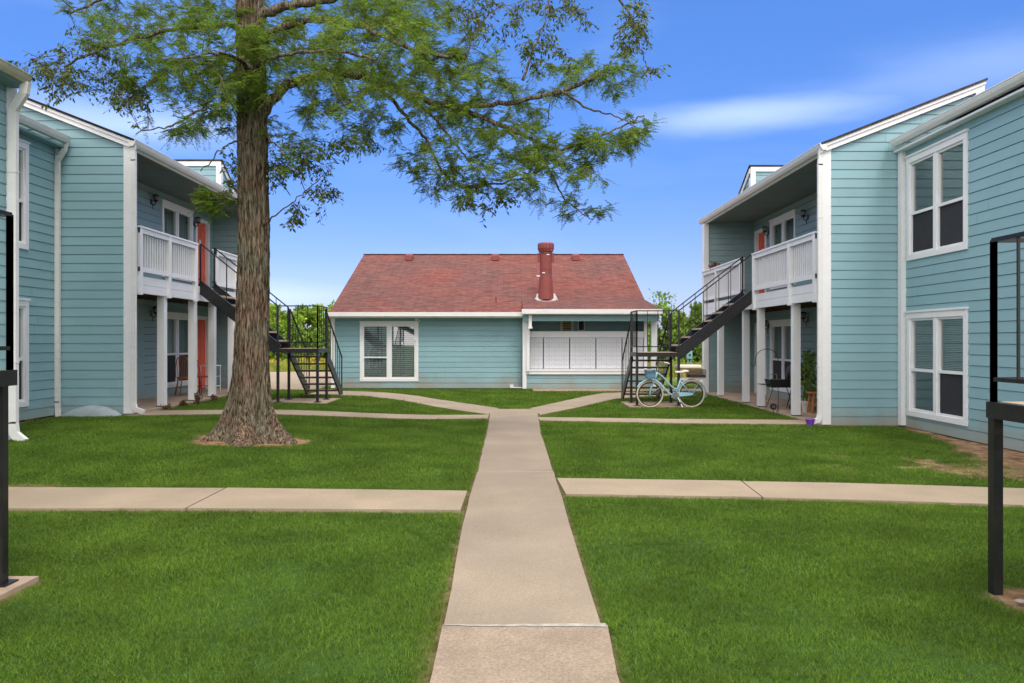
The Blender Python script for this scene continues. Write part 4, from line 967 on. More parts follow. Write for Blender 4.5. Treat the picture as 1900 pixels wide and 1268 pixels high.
# ------------------------------------------------------------------ bicycle
def bicycle():
    bx, by = 3.34, 18.56; rr = .325
    b = empty('bicycle', (bx+.5, by, 0), 'sky blue step-through cruiser bicycle with cream tyres parked by the right stairs', 'bicycle')
    F = Vector((bx, by, rr)); Rr = Vector((bx+.99, by+.02, rr)); g = .025
    def wheel(c):
        m = MB(); m.tube([(c.x+math.cos(t)*rr*.93, c.y, c.z+math.sin(t)*rr*.93) for t in [2*math.pi*i/40 for i in range(40)]], .022, n=10, closed=True)
        w = m.build('wheel', TYRE, b, smooth=True)
        m = MB(); m.tube([(c.x+math.cos(t)*rr*.83, c.y, c.z+math.sin(t)*rr*.83) for t in [2*math.pi*i/40 for i in range(40)]], .012, n=6, closed=True); m.build('rim', BLACK, w, smooth=True)
        m = MB()
        for i in range(28):
            t = 2*math.pi*i/28; t2 = t + (.55 if i % 2 else -.55)
            m.bar((c.x+math.cos(t2)*.03, c.y+(.025 if i % 2 else -.025), c.z+math.sin(t2)*.03), (c.x+math.cos(t)*rr*.83, c.y, c.z+math.sin(t)*rr*.83), .0035)
        m.build('spokes', BLACK, w)
        m = MB(); m.tube([(c.x, c.y-.05, c.z), (c.x, c.y+.05, c.z)], .026, n=10); m.build('hub', CHROME, w)
    wheel(F); wheel(Rr)
    BB = Vector((bx+.60, by, .29)); HT = Vector((bx+.165, by, .82)); HB = Vector((bx+.12, by, .66)); ST = Vector((bx+.735, by, .70))
    def curve(pts, n=14):
        pts = [Vector(p) for p in pts]; out = []
        for i in range(n+1):
            t = i/n; q = pts[:]
            while len(q) > 1: q = [q[k].lerp(q[k+1], t) for k in range(len(q)-1)]
            out.append(q[0])
        return out
    m = MB()
    m.tube([HB-(HT-HB).normalized()*.03, HT+(HT-HB).normalized()*.03], .024, n=12)
    m.tube(curve([HB, (bx+.28, by, .62), (bx+.42, by, .28), BB]), .021, n=10)
    m.tube(curve([HT, (bx+.36, by, .78), (bx+.48, by, .44), (bx+.655, by, .44)]), .017, n=10)
    m.tube([BB, ST], .018, n=10)
    for s in (-.045, .045):
        m.tube([BB+Vector((0,s*.5,0)), Rr+Vector((0,s,0))], .011, n=8)
        m.tube([Vector((bx+.715, by+s*.4, .62)), Rr+Vector((0,s,0))], .010, n=8)
    fr = m.build('frame', BIKEB, b, smooth=True)
    m = MB()
    for s in (-.05, .05): m.tube(curve([HB+Vector((0,s*.6,0)), HB+Vector((-.03,s,-.05)), (bx-.02, by+s, .42), F+Vector((0,s,0))]), .012, n=8)
    m.tube([HB+Vector((0,-.05,0)), HB+Vector((0,.05,0))], .014, n=8); m.build('fork', BIKEB, b, smooth=True)
    for nm, c, t0, t1 in (('fender', F, 20, 150), ('fender', Rr, -15, 170)):
        m = MB(); vs = []; fs = []
        for i in range(25):
            t = R(t0+(t1-t0)*i/24); r1 = rr+.025
            for k, (dy, dr) in enumerate(((-.032,-.012),(-.018,.004),(.018,.004),(.032,-.012))): vs.append((c.x+math.cos(t)*(r1+dr), c.y+dy, c.z+math.sin(t)*(r1+dr)))
            if i: o = 4*i; fs += [(o-4+k, o-3+k, o+1+k, o+k) for k in range(3)]
        m.add(vs, fs)
        for s in (-.04, .04): m.tube([(c.x, c.y+s, c.z), (c.x+math.cos(R(35))*(rr+.02), c.y+s*.8, c.z+math.sin(R(35))*(rr+.02))], .004, n=5)
        m.build(nm, BIKEB, b, smooth=True)
    m = MB(); m.prism([(BB.x-.10, .25), (BB.x-.06, .38), (Rr.x-.05, .365), (Rr.x+.05, .33), (Rr.x-.02, .30)], by-.052, by-.044); m.build('chain_guard', BIKEB, b)
    m = MB(); m.tube([BB+Vector((0,-.06,0)), BB+Vector((0,.06,0))], .02, n=10); m.tube([BB+Vector((0,-.055,0)), BB+Vector((0,-.049,0))], .085, n=24)
    m.bar(BB+Vector((0,-.07,0)), BB+Vector((.06,-.07,-.16)), .02, .012); m.bar(BB+Vector((0,.07,0)), BB+Vector((-.06,.07,.16)), .02, .012); cr = m.build('crank', CHROME, b)
    m = MB(); m.box(BB.x+.01, BB.x+.11, by-.17, by-.08, .12, .145); m.box(BB.x-.11, BB.x-.01, by+.08, by+.17, .44, .465); m.build('pedal', BLKR, cr)
    m = MB(); m.tube([HT, HT+Vector((.02, 0, .13))], .013, n=10)
    top = HT+Vector((.02, 0, .13))
    for s in (-1, 1): m.tube(curve([top, top+Vector((-.05, s*.10, .06)), top+Vector((-.02, s*.30, .20)), top+Vector((.22, s*.30, .10))]), .011, n=8)
    hb = m.build('handlebar', CHROME, b, smooth=True)
    m = MB()
    for s in (-1, 1):
        q = curve([top, top+Vector((-.05, s*.10, .06)), top+Vector((-.02, s*.30, .20)), top+Vector((.22, s*.30, .10))])
        m = MB(); m.tube(q[-4:], .018, n=8); m.build('grip', POTW, hb, smooth=True)
        m = MB(); m.tube([q[-5], q[-5]+Vector((.10, 0, -.03))], .006, n=6); m.build('brake_lever', CHROME, hb)
    m = MB(); q = top+Vector((-.04, -.10, .10)); m.tube([q, q+Vector((0,0,.03))], .026, n=10); m.build('bell', BLKR, hb)
    # front basket: wire box
    m = MB(); X0, X1 = bx-.11, bx+.11; Y0, Y1 = by-.16, by+.16; Z0, Z1 = .70, .90
    for k in range(9):
        z = Z0+(Z1-Z0)*k/8; e = .03*(1-k/8)
        for p, q in (((X0+e,Y0+e),(X1-e,Y0+e)),((X1-e,Y0+e),(X1-e,Y1-e)),((X1-e,Y1-e),(X0+e,Y1-e)),((X0+e,Y1-e),(X0+e,Y0+e))): m.bar((p[0],p[1],z), (q[0],q[1],z), .007)
    for k in range(13):
        t = k/12; m.bar((X0+.03+(X1-X0-.06)*t, Y0+.03, Z0), (X0+(X1-X0)*t, Y0, Z1), .005); m.bar((X0+.03+(X1-X0-.06)*t, Y1-.03, Z0), (X0+(X1-X0)*t, Y1, Z1), .005)
    for k in range(15):
        t = k/14; m.bar((X0+.03, Y0+.03+(Y1-Y0-.06)*t, Z0), (X0, Y0+(Y1-Y0)*t, Z1), .005); m.bar((X1-.03, Y0+.03+(Y1-Y0-.06)*t, Z0), (X1, Y0+(Y1-Y0)*t, Z1), .005)
    m.box(X0+.03, X1-.03, Y0+.03, Y1-.03, Z0-.004, Z0+.004)
    m.box(X0+.012, X1-.012, Y0+.012, Y0+.016, Z0+.02, Z1-.02); m.build('front_basket', BASKB, b)
    # saddle
    m = MB(); vs = []; prof = [(-.15, .012), (-.10, .025), (0, .05), (.06, .10), (.12, .115), (.16, .09)]; S = ST+Vector((.01, 0, .13))
    fs = []
    for i, (dx, w) in enumerate(prof):
        for a in range(9):
            t = math.pi*a/8; vs.append((S.x+dx, S.y+math.cos(t)*w, S.z+math.sin(t)*.045 + (.025 if i >= 3 else 0)))
        if i: o = 9*i; fs += [(o-9+k, o-8+k, o+1+k, o+k) for k in range(8)] + [(o-9, o, o+8, o-1)]
    m.add(vs, fs); m.build('saddle', SADDLE, b, smooth=True)
    m = MB(); m.tube([ST, S+Vector((.02,0,.01))], .012, n=8); m.build('seat_post', CHROME, b)
    # rear rack basket (brown mesh, filled)
    m = MB(); X0, X1 = Rr.x-.08, Rr.x+.30; Y0, Y1 = by-.16, by+.16; Z0, Z1 = .72, .90
    for k in range(7):
        z = Z0+(Z1-Z0)*k/6
        for p, q in (((X0,Y0),(X1,Y0)),((X1,Y0),(X1,Y1)),((X1,Y1),(X0,Y1)),((X0,Y1),(X0,Y0))): m.bar((p[0],p[1],z), (q[0],q[1],z+ .01), .009)
    for k in range(17):
        t = k/16; m.bar((X0+(X1-X0)*t, Y0, Z0), (X0+(X1-X0)*t, Y0, Z1), .007); m.bar((X0+(X1-X0)*t, Y1, Z0), (X0+(X1-X0)*t, Y1, Z1), .007)
    m.box(X0+.01, X1-.01, Y0+.012, Y1-.012, Z0, Z0+.07); m.build('rear_basket', WIREB, b)
    m = MB(); 
    for s in (-.06, .06): m.tube([(Rr.x-.16, by+s, .685), (Rr.x+.32, by+s, .69)], .007, n=6); m.tube([(Rr.x+.20, by+s, .69), Rr+Vector((0, s, 0))], .006, n=6)
    m.build('rack', BIKEB, b)
    m = MB(); m.tube([BB+Vector((.05,-.04,-.03)), (BB.x+.13, by-.20, .03)], .009, n=8); m.build('kickstand', CHROME, b)
bicycle()

# ------------------------------------------------------------------ things on the porches
def leafy(name, parent, cx, cy, z0, z1, r, n, size, material, seed, r2=None):
    rs = np.random.RandomState(seed); t = rs.rand(n); z = z0+(z1-z0)*t
    rad = (r + ((r2 if r2 is not None else r)-r)*t)*np.sqrt(rs.rand(n)); a = rs.uniform(0, 2*np.pi, n)
    c = np.stack([cx+rad*np.cos(a), cy+rad*np.sin(a), z], -1)
    return np_mesh(name, leaf_quads(c, rs, size), 4, material, parent)
def leaf_quads(c, rs, size, aspect=.5, dirs=None, flat=1.0):
    n = len(c)
    d = rs.normal(size=(n, 3)) if dirs is None else dirs
    d /= np.linalg.norm(d, axis=1, keepdims=True)+1e-9
    u = rs.normal(size=(n, 3)); u[:, 2] *= flat; s = np.cross(d, u); s /= np.linalg.norm(s, axis=1, keepdims=True)+1e-9
    L = (size*(.6+.8*rs.rand(n)))[:, None]; W = L*aspect
    return np.stack([c, c+d*L*.5+s*W*.5, c+d*L, c+d*L*.5-s*W*.5], 1)
LEAFG = leaf_mat('potted_leaf_green', (.09, .17, .03), (.22, .33, .07))
DRY = leaf_mat('dried_leaf_brown', (.10, .045, .025), (.22, .12, .06))

def windsor(x, y, z, rot, material, label, arms=False):
    b = empty('wooden_chair', (x, y, z), label, 'chair')
    ca, sa = math.cos(rot), math.sin(rot)
    tf = lambda p: (x+p[0]*ca-p[1]*sa, y+p[0]*sa+p[1]*ca, z+p[2])
    m = MB(tf); pr = [(.21*math.cos(t)*(1 if math.cos(t) > 0 else .95), .20*math.sin(t)) for t in [2*math.pi*i/20 for i in range(20)]]
    m.prism(pr, .43, .465, ax='z'); m.build('seat', material, b)
    for sx in (-1, 1):
        for sy in (-1, 1):
            m = MB(tf); m.tube([(sx*.20, sy*.19, 0), (sx*.165, sy*.16, .2), (sx*.14, sy*.13, .43)], [.014, .020, .014], n=8); m.build('leg', material, b, smooth=True)
    m = MB(tf); m.tube([(-.17, -.165, .2), (.17, -.165, .2)], .010, n=6); m.tube([(-.17, .165, .2), (.17, .165, .2)], .010, n=6); m.tube([(0, -.165, .2), (0, .165, .2)], .010, n=6); m.build('stretcher', material, b)
    m = MB(tf); hoop = [(-.17-.10*math.sin(math.pi*i/14), -.19*math.cos(math.pi*i/14), .46+.55*math.sin(math.pi*i/14)**.7) for i in range(15)]
    m.tube(hoop, .012, n=8); bk = m.build('backrest', material, b, smooth=True)
    m = MB(tf)
    for i in range(7):
        yy = -.14+.28*i/6; h = .55*math.sin(math.acos(min(1, abs(yy)/.19)))**.7; m.tube([(-.17, yy*.85, .46), (-.17-.10*min(1, h/.55), yy, .46+h)], .006, n=6)
    m.build('spindles', material, bk)
    return b
zl = .20
windsor(-8.27, 19.95, zl, R(-50), WOODC, 'brown wooden hoop-back chair standing by the lower window of the left porch')
windsor(-8.12, 20.55, zl, R(-20), REDC, 'small red chair standing in front of the coral door of the left porch')
t_ = empty('plant_stand', (-8.2, 21.45, zl), 'white metal plant stand beside the coral door on the left porch', 'plant stand')
m = MB(); m.box(-8.42, -7.98, 21.25, 21.65, zl+.70, zl+.725); m.build('table_top', WHITE, t_)
for sx in (-8.40, -8.0):
    for sy in (21.27, 21.63):
        m = MB(); m.tube([(sx, sy, zl), (sx, sy, zl+.7)], .011, n=6); m.build('leg', WHITE, t_)
m = MB()
for zz in (.15, .42):
    for p, q in (((-8.4,21.27),(-8.0,21.27)),((-8.0,21.27),(-8.0,21.63)),((-8.4,21.27),(-8.4,21.63))): m.bar((*p, zl+zz), (*q, zl+zz), .012)
m.box(-8.4, -8.0, 21.27, 21.63, zl+.14, zl+.155); m.build('shelf', WHITE, t_)
pt = empty('potted_plant', (-8.12, 21.35, zl+.725), 'small green potted plant on top of the white stand on the left porch', 'plant')
m = MB(); m.lathe((-8.12, 21.35, zl+.725), [(.05, 0), (.07, .10), (.065, .10)], n=12); m.build('pot', POTW, pt); leafy('foliage', pt, -8.12, 21.35, zl+.82, zl+1.08, .09, 90, .09, LEAFG, 4)
pt = empty('potted_plant', (-8.15, 21.4, zl+.155), 'dark little pot on the lower shelf of the white stand', 'pot')
m = MB(); m.lathe((-8.15, 21.4, zl+.155), [(.05, 0), (.075, .12), (.065, .12)], n=12); m.build('pot', BLACK, pt)
for i, (x, y, lab) in enumerate(((-7.12, 17.05, 'dried brown plant clump at the foot of the second left porch column'), (-6.98, 17.5, 'taller dried plant clump with a pink tinge at the left porch edge'), (-7.02, 18.55, 'dark dried plant clump at the foot of the third left porch column'), (-7.18, 16.35, 'small dead weed beside the first left porch column'))):
    n_ = (110, 130, 90, 80)[i]; hh = (.10, .24, .12, .06)[i]
    rs = np.random.RandomState(30+i); zz0 = float(gz(x, y))+.02
    c = np.stack([x+rs.normal(0, .035, n_), y+rs.normal(0, .035, n_), zz0+rs.rand(n_)*hh], -1)
    o = np_mesh('dried_plant', leaf_quads(c, rs, .06), 4, DRY); tag(o, lab, 'plant')
# pale hump added to stand for a smeared spot at the left wall foot
m = MB(); vs = []; fs = []; NN = 24; cx, cy = -8.02, 14.93
for i in range(NN+1):
    for j in range(9):
        s = -1+2*i/NN; q = math.pi*j/8
        h = .26*(1-abs(s)**2.2)**.6*(1+.0*s)*(1.0-.35*max(0,-s)); vs.append((cx+s*.62, cy-math.cos(q)*.16*(1-abs(s)**3)**.5+.04, .10+math.sin(q)*h))
    if i: o = 9*i; fs += [(o-9+k, o-8+k, o+1+k, o+k) for k in range(8)]
m.add(vs, fs)
tag(m.build('smear_hump', mat('pale_grey_hump', (.34, .40, .43), rough=.8, var=.15, nscale=5), base=(cx, cy, .15), smooth=True), 'low rounded pale grey hump added for a smeared spot at the foot of the left facing wall', 'smear hump')
# debris by the left wing foot
m = MB(); m.bar((-8.62, 13.9, .18), (-8.25, 14.15, .17), .03, .02); m.bar((-8.62, 14.1, .17), (-8.40, 13.9, .19), .025, .02)
tag(m.build('broken_branch', BROWN, base=(-8.45, 14, .15)), 'broken brown branch lying at the foot of the left wing wall', 'branch')

# right porch: plant hanger, grill, smoker, potted plant, stool, chair
m = MB(); hx, hy = 5.66, 16.45
pts = [(hx, hy, 0), (hx, hy, 1.2)] + [(hx-.24+.24*math.cos(t), hy, 1.2+.22*math.sin(t)) for t in [math.pi*i/12 for i in range(1, 13)]] + [(hx-.48, hy, 1.10), (hx-.50, hy, 1.06), (hx-.545, hy, 1.06), (hx-.56, hy, 1.12)]
m.tube(pts, .007, n=6); m.tube([(hx-.10, hy, 0), (hx-.10, hy, .22), (hx, hy, .24)], .006, n=6); m.tube([(hx-.02, hy+.08, 0), (hx, hy, .25)], .006, n=6)
tag(m.build('shepherd_hook', BLACK, base=(hx, hy, 0)), 'thin black shepherd hook stuck in the grass before the right porch', 'plant hanger')
def grill(x, y, z):
    g = empty('charcoal_grill', (x, y, z), 'black charcoal grill on thin wheeled legs between the right porch columns', 'grill')
    m = MB(); m.prism([(x-.25, z+.50), (x-.29, z+.68), (x+.29, z+.68), (x+.25, z+.50)], y-.2, y+.2); m.build('fire_box', BLACK, g)
    m = MB(); m.box(x-.46, x-.30, y-.16, y+.16, z+.56, z+.575); m.box(x+.30, x+.46, y-.16, y+.16, z+.56, z+.575); m.build('side_shelf', BLACK, g)
    for sx, sy, nm in ((-.38,-.17,0), (.36,-.17,1), (-.24,.17,0), (.36,.17,1)):
        m = MB(); m.tube([(x+sx, y+sy, z+.02), (x+sx*.55, y+sy, z+.52)], .009, n=6); m.build('leg', CHROME if sx == -.24 else BLACK, g)
    for sx in (-.22, .20):
        m = MB(); m.tube([(x+sx, y-.22, z+.07), (x+sx, y-.18, z+.07)], .07, n=20); w = m.build('wheel', BLKR, g)
        m = MB(); m.tube([(x+sx, y-.225, z+.07), (x+sx, y-.175, z+.07)], .035, n=14); m.build('rim', CHROME, w)
    m = MB(); m.tube([(x-.26, y-.05, z+.68), (x-.24, y-.05, z+.80), (x-.10, y-.05, z+.80), (x-.08, y-.05, z+.68)], .012, n=8); m.tube([(x+.08, y, z+.68), (x+.10, y, z+.78), (x+.22, y, z+.78), (x+.24, y, z+.68)], .012, n=8)
    m.build('handle', CHROME, g)
    m = MB(); m.tube([(x+.26, y-.15, z+.60), (x+.27, y-.15, z+1.18), (x+.32, y-.15, z+1.21)], .014, n=8); m.build('lid_prop', CHROME, g)
grill(6.20, 17.9, .03)
g = empty('kettle_grill', (6.75, 17.7, .03), 'round black kettle grill half hidden behind the leafy pot on the right porch', 'grill')
m = MB(); m.lathe((6.62, 17.9, .03), [(.05, .55), (.2, .62), (.27, .74), (.28, .82), (.27, .84), (.24, .96), (.12, 1.05), (.03, 1.07)], n=24); m.build('kettle', BLACK, g, smooth=True)
for a in (0, 2.1, 4.2):
    m = MB(); m.tube([(6.62+.33*math.cos(a), 17.9+.33*math.sin(a), .03), (6.62+.15*math.cos(a), 17.9+.15*math.sin(a), .62)], .012, n=6); m.build('leg', BLACK, g)
pt = empty('potted_tree', (6.62, 17.25, .03), 'tall leafy green plant in a round white pot on the right porch', 'plant')
m = MB(); m.lathe((6.55, 17.2, .03), [(.09, 0), (.125, .20), (.135, .20), (.135, .235), (.11, .235), (.10, .20)], n=22); m.build('pot', POTW, pt)
m = MB()
for a, b_, c in ((0,0,1.0), (.05,.03,.9), (-.04,.05,1.1), (.03,-.05,.7)): m.tube([(6.55, 17.2, .2), (6.58+a, 17.2+b_, .6), (6.62+a*2, 17.2+b_*2, c+.25)], [.012, .009, .005], n=6)
m.build('stem', BROWN, pt)
leafy('foliage', pt, 6.60, 17.2, .30, 1.36, .17, 620, .085, LEAFG, 12, r2=.13)
s = empty('wooden_stool', (6.62, 16.85, .03), 'orange pine stool beside the white pot on the right porch', 'stool')
for sx in (-.12, .16):
    for sy in (-.12, .12):
        m = MB(); m.bar((6.62+sx*1.2, 16.85+sy, .03), (6.62+sx*.8, 16.85+sy, .46), .035, .035); m.build('leg', ORW, s)
m = MB(); m.box(6.46, 6.80, 16.70, 17.0, .46, .485); m.build('seat', ORW, s)
for yy in (16.715, 16.965):
    m = MB(); m.box(6.49, 6.78, yy, yy+.02, .20, .24); m.build('rung', ORW, s)
ch = empty('folding_chair', (6.95, 17.7, .03), 'black tube-framed chair against the wall of the right porch', 'chair')
m = MB(); m.tube([(6.75, 18.0, .03), (6.80, 18.0, .5), (6.86, 18.0, 1.22), (6.90, 17.96, 1.27), (7.16, 17.86, 1.27), (7.20, 17.83, 1.22), (7.16, 17.83, .5), (7.12, 17.83, .03)], .012, n=8); m.build('frame', BLACK, ch)
m = MB(); m.box(6.80, 7.18, 17.45, 17.85, .44, .47); m.build('seat', BLKR, ch)
for x in (6.8, 7.16):
    m = MB(); m.tube([(x, 17.45, .44), (x, 17.35, .03)], .012, n=8); m.build('leg', BLACK, ch)
# purple tub under the downspout
tb = empty('purple_tub', (5.62, 14.60, .0), 'small purple plastic tub under the right downspout', 'tub')
m = MB(); m.lathe((5.62, 14.60, .0), [(.055, 0), (.085, .115), (.095, .12), (.095, .13), (.078, .13), (.05, .012)], n=20); m.build('bowl', PURPLE, tb, smooth=False)
# plant on the far right balcony rail
pt = empty('balcony_plant', (5.9, 22.6, 3.68), 'small brown trailing plant on the far rail of the right balcony', 'plant')
m = MB(); m.lathe((5.92, 22.6, 3.68), [(.05, 0), (.075, .05), (.06, .05)], n=12); m.build('pot', BROWN, pt); leafy('foliage', pt, 5.92, 22.55, 3.70, 3.82, .13, 60, .10, DRY, 16)

# utility boxes behind
u = empty('utility_box', (7.9, 34.5, 0), 'tan transformer box with a cream lid and orange warning sticker on the lawn behind', 'utility box')
m = MB(); m.box(7.45, 8.36, 34.2, 35.1, 0, .40); m.build('cabinet', TANBOX, u); m = MB(); m.prism([(34.15, .40), (34.15, .47), (34.3, .52), (35.0, .52), (35.15, .47), (35.15, .40)], 7.41, 8.40, ax='x'); m.build('lid', TANTOP, u)
m = MB(); m.box(7.62, 7.84, 34.19, 34.198, .22, .32); m.build('warning_sticker', FLOW, u)
u = empty('meter_pedestal', (8.75, 38, 0), 'turquoise meter box on two posts behind the tan transformer box', 'meter box')
m = MB(); m.box(8.63, 8.88, 37.9, 38.1, .72, 1.10); bx_ = m.build('meter_box', TURQ, u); m = MB(); m.tube([(8.755, 37.9, .90), (8.755, 37.85, .90)], .05, n=16); m.build('dial', BLKR, bx_)
m = MB(); m.box(8.67, 8.84, 37.93, 38.07, 1.10, 1.24); m.build('conduit_cap', GUTTER, u)
for x in (8.68, 8.83):
    m = MB(); m.tube([(x, 38, 0), (x, 38, .72)], .03, n=8); m.build('post', TURQ, u)

# ------------------------------------------------------------------ the big cypress
def bark_mat():
    m = bpy.data.materials.new('furrowed_bark'); m.use_nodes = True
    t = m.node_tree; n = t.nodes; l = t.links; p = n['Principled BSDF']; p.inputs['Roughness'].default_value = .95; p.inputs['Specular IOR Level'].default_value = .1
    geo = n.new('ShaderNodeNewGeometry'); mp = n.new('ShaderNodeMapping'); mp.inputs['Scale'].default_value = (1, 1, .13); l.new(geo.outputs['Position'], mp.inputs[0])
    a = n.new('ShaderNodeTexNoise'); a.inputs['Scale'].default_value = 42; a.inputs['Detail'].default_value = 5; a.inputs['Roughness'].default_value = .65; a.inputs['Distortion'].default_value = .6; l.new(mp.outputs[0], a.inputs[0])
    b = n.new('ShaderNodeTexNoise'); b.inputs['Scale'].default_value = 2.2; b.inputs['Detail'].default_value = 4; l.new(geo.outputs['Position'], b.inputs[0])
    c = n.new('ShaderNodeValToRGB'); l.new(a.outputs[0], c.inputs[0])
    c.color_ramp.elements[0].position = .38; c.color_ramp.elements[0].color = (.022, .016, .012, 1)
    c.color_ramp.elements[1].position = .70; c.color_ramp.elements[1].color = (.33, .30, .265, 1)
    e = c.color_ramp.elements.new(.5); e.color = (.135, .108, .082, 1)
    d = n.new('ShaderNodeValToRGB'); l.new(b.outputs[0], d.inputs[0])
    d.color_ramp.elements[0].position = .38; d.color_ramp.elements[0].color = (.90, .96, .80, 1)
    d.color_ramp.elements[1].position = .64; d.color_ramp.elements[1].color = (1.12, .86, .70, 1)
    mx = n.new('ShaderNodeMix'); mx.data_type = 'RGBA'; mx.blend_type = 'MULTIPLY'; mx.inputs[0].default_value = .8; l.new(c.outputs[0], mx.inputs[6]); l.new(d.outputs[0], mx.inputs[7])
    l.new(mx.outputs[2], p.inputs['Base Color'])
    bp = n.new('ShaderNodeBump'); bp.inputs['Strength'].default_value = .9; bp.inputs['Distance'].default_value = .02; l.new(a.outputs[0], bp.inputs['Height']); l.new(bp.outputs[0], p.inputs['Normal'])
    return m
BARK = bark_mat()
TX, TY, TZ = -3.94, 11.9, .08
tree = empty('cypress_tree', (TX, TY, TZ), 'big tree with flared furrowed trunk on the left lawn, its feathery branches overhanging the court', 'tree')
def axis(z):   # trunk centre
    return (TX + .010*np.clip(z, 0, 3) - .022*np.clip(z-3, 0, 4), TY + .02*z)
zz = np.concatenate([np.arange(-.12, 1.2, .014), np.arange(1.2, 7.3, .022), np.arange(7.3, 13, .1)]); nt = 200
th = np.linspace(0, 2*np.pi, nt, endpoint=False)
ZZ, TH = np.meshgrid(zz, th, indexing='ij')
rb = np.where(ZZ < 7, .248 - .0085*ZZ, .198*np.clip((13.6-ZZ)/6.6, 0, 1))
fl_ = np.exp(-np.clip(ZZ, 0, 9)/.42); lob = .5+.5*np.cos(TH*5+1.3+.6*np.sin(TH*2)) ; lob2 = .5+.5*np.cos(TH*9+.5)
rr_ = rb + np.exp(-np.clip(ZZ, 0, 9)/.33)*(.17 + .26*lob**1.6 + .06*lob2) + np.exp(-np.clip(ZZ, 0, 9)/1.2)*.03*(lob-.5)
# elongated bark plates
cx_, cy_ = np.cos(TH), np.sin(TH)
n1 = vnoise(cx_*9+5, cy_*9+5, ZZ*1.5); n2 = vnoise(cx_*19, cy_*19, ZZ*3.4+3*n1); n3 = vnoise(cx_*38, cy_*38, ZZ*8)
rid = 1-np.abs(2*n2-1)
rr_ = rr_ + (n1-.5)*.035 + (rid-.55)*.034 + (n3-.5)*.014
ax_ = axis(ZZ)
V = np.stack([ax_[0]+rr_*cx_, ax_[1]+rr_*cy_, ZZ+TZ], -1).reshape(-1, 3) - np.array([TX, TY, TZ])
ii = (np.arange(len(zz)-1)[:, None]*nt); jj = np.arange(nt)[None]; j2 = (jj+1) % nt
F = np.stack([ii+jj, ii+j2, ii+nt+j2, ii+nt+jj], -1).reshape(-1, 4)
me = bpy.data.meshes.new('trunk'); me.from_pydata(V.tolist(), [], F.tolist()); me.materials.append(BARK); me.polygons.foreach_set('use_smooth', [True]*len(me.polygons))
o = bpy.data.objects.new('trunk', me); C.objects.link(o); o.parent = tree; o['_w'] = (TX, TY, TZ)

def U(u, v, dy=0.0):
    y = TY + dy; return Vector(((u-945)/1450*y, y, 1.6-(v-632)/1450*y))
def catmull(P, n=8):
    out = []
    for i in range(len(P)-1):
        p0 = P[max(i-1, 0)]; p1 = P[i]; p2 = P[i+1]; p3 = P[min(i+2, len(P)-1)]
        for k in range(n):
            t = k/n; out.append(.5*((2*p1)+(p2-p0)*t+(2*p0-5*p1+4*p2-p3)*t*t+(3*p1-p0-3*p2+p3)*t**3))
    out.append(P[-1]); return out
LIMBS = [  # (r0, r1, [(u, v, dy)...])
 (.105, .045, [(470,60,0),(497,22,-.1),(560,8,-.2),(640,-10,-.3),(740,-60,-.3),(860,-90,-.3),(1000,-70,-.2),(1130,-20,0)]),
 (.085, .03, [(468,90,0),(495,66,-.2),(545,44,-.4),(605,38,-.6),(690,58,-.8),(770,95,-.9),(850,110,-.8)]),
 (.125, .03, [(470,235,0),(500,190,.1),(532,160,.2),(580,143,.2),(660,140,.1),(740,168,0),(840,196,-.2),(940,192,-.3),(1040,168,-.3),(1110,140,-.2)]),
 (.05, .012, [(690,150,.1),(740,200,.2),(790,258,.3),(825,325,.3),(870,350,.3),(905,362,.3)]),
 (.045, .012, [(740,168,0),(800,215,-.1),(845,268,-.2),(880,312,-.2)]),
 (.06, .012, [(820,192,-.2),(900,222,-.2),(965,248,-.3),(1025,276,-.3),(1080,268,-.3),(1135,243,-.3),(1195,215,-.2)]),
 (.035, .008, [(985,255,-.3),(1020,320,-.2),(1050,370,-.1),(1100,408,0)]),
 (.03, .008, [(835,150,-.4),(870,90,-.5),(890,45,-.5),(930,10,-.5)]),
 (.03, .008, [(970,150,-.3),(990,90,-.3),(1012,40,-.3),(1020,-30,-.2)]),
 (.03, .008, [(1040,168,-.3),(1090,200,-.3),(1140,215,-.3),(1180,235,-.3)]),
 (.03, .008, [(860,345,.3),(930,340,.2),(1000,318,.1),(1050,300,0)]),
 (.03, .006, [(1130,-20,0),(1165,20,0),(1178,60,0),(1195,110,0),(1210,150,0)]),
 (.065, .02, [(455,60,0),(430,48,-.2),(360,50,-.3),(270,66,-.3),(190,90,-.2),(120,125,0)]),
 (.05, .012, [(455,125,0),(425,112,.2),(350,125,.4),(280,150,.5),(215,205,.5)]),
 (.035, .01, [(452,195,0),(420,190,-.3),(370,205,-.6),(310,235,-.8),(262,243,-.9)]),
 (.065, .02, [(455,10,0),(420,-15,.4),(330,-25,.7),(220,-10,.9),(130,25,1.0)]),
 (.03, .008, [(470,265,0),(440,262,-.35),(405,282,-.5),(372,318,-.6)]),
 (.022, .006, [(488,420,0),(500,408,-.3),(540,378,-.4),(585,338,-.5),(618,312,-.5)]),
 (.022, .006, [(488,250,0),(505,262,-.35),(540,300,-.5),(565,350,-.5),(590,380,-.5)]),
 (.022, .006, [(450,375,0),(436,368,-.28),(415,362,-.45),(385,372,-.5)]),
 (.05, .015, [(470,150,-.1),(480,120,-.5),(520,105,-1.2),(600,95,-1.8),(700,110,-2.2)]),
 (.05, .015, [(460,130,-.1),(440,110,-.5),(400,100,-1.1),(330,110,-1.7)]),
]
def zpx(z): return 632-(z-1.6)*1450/TY
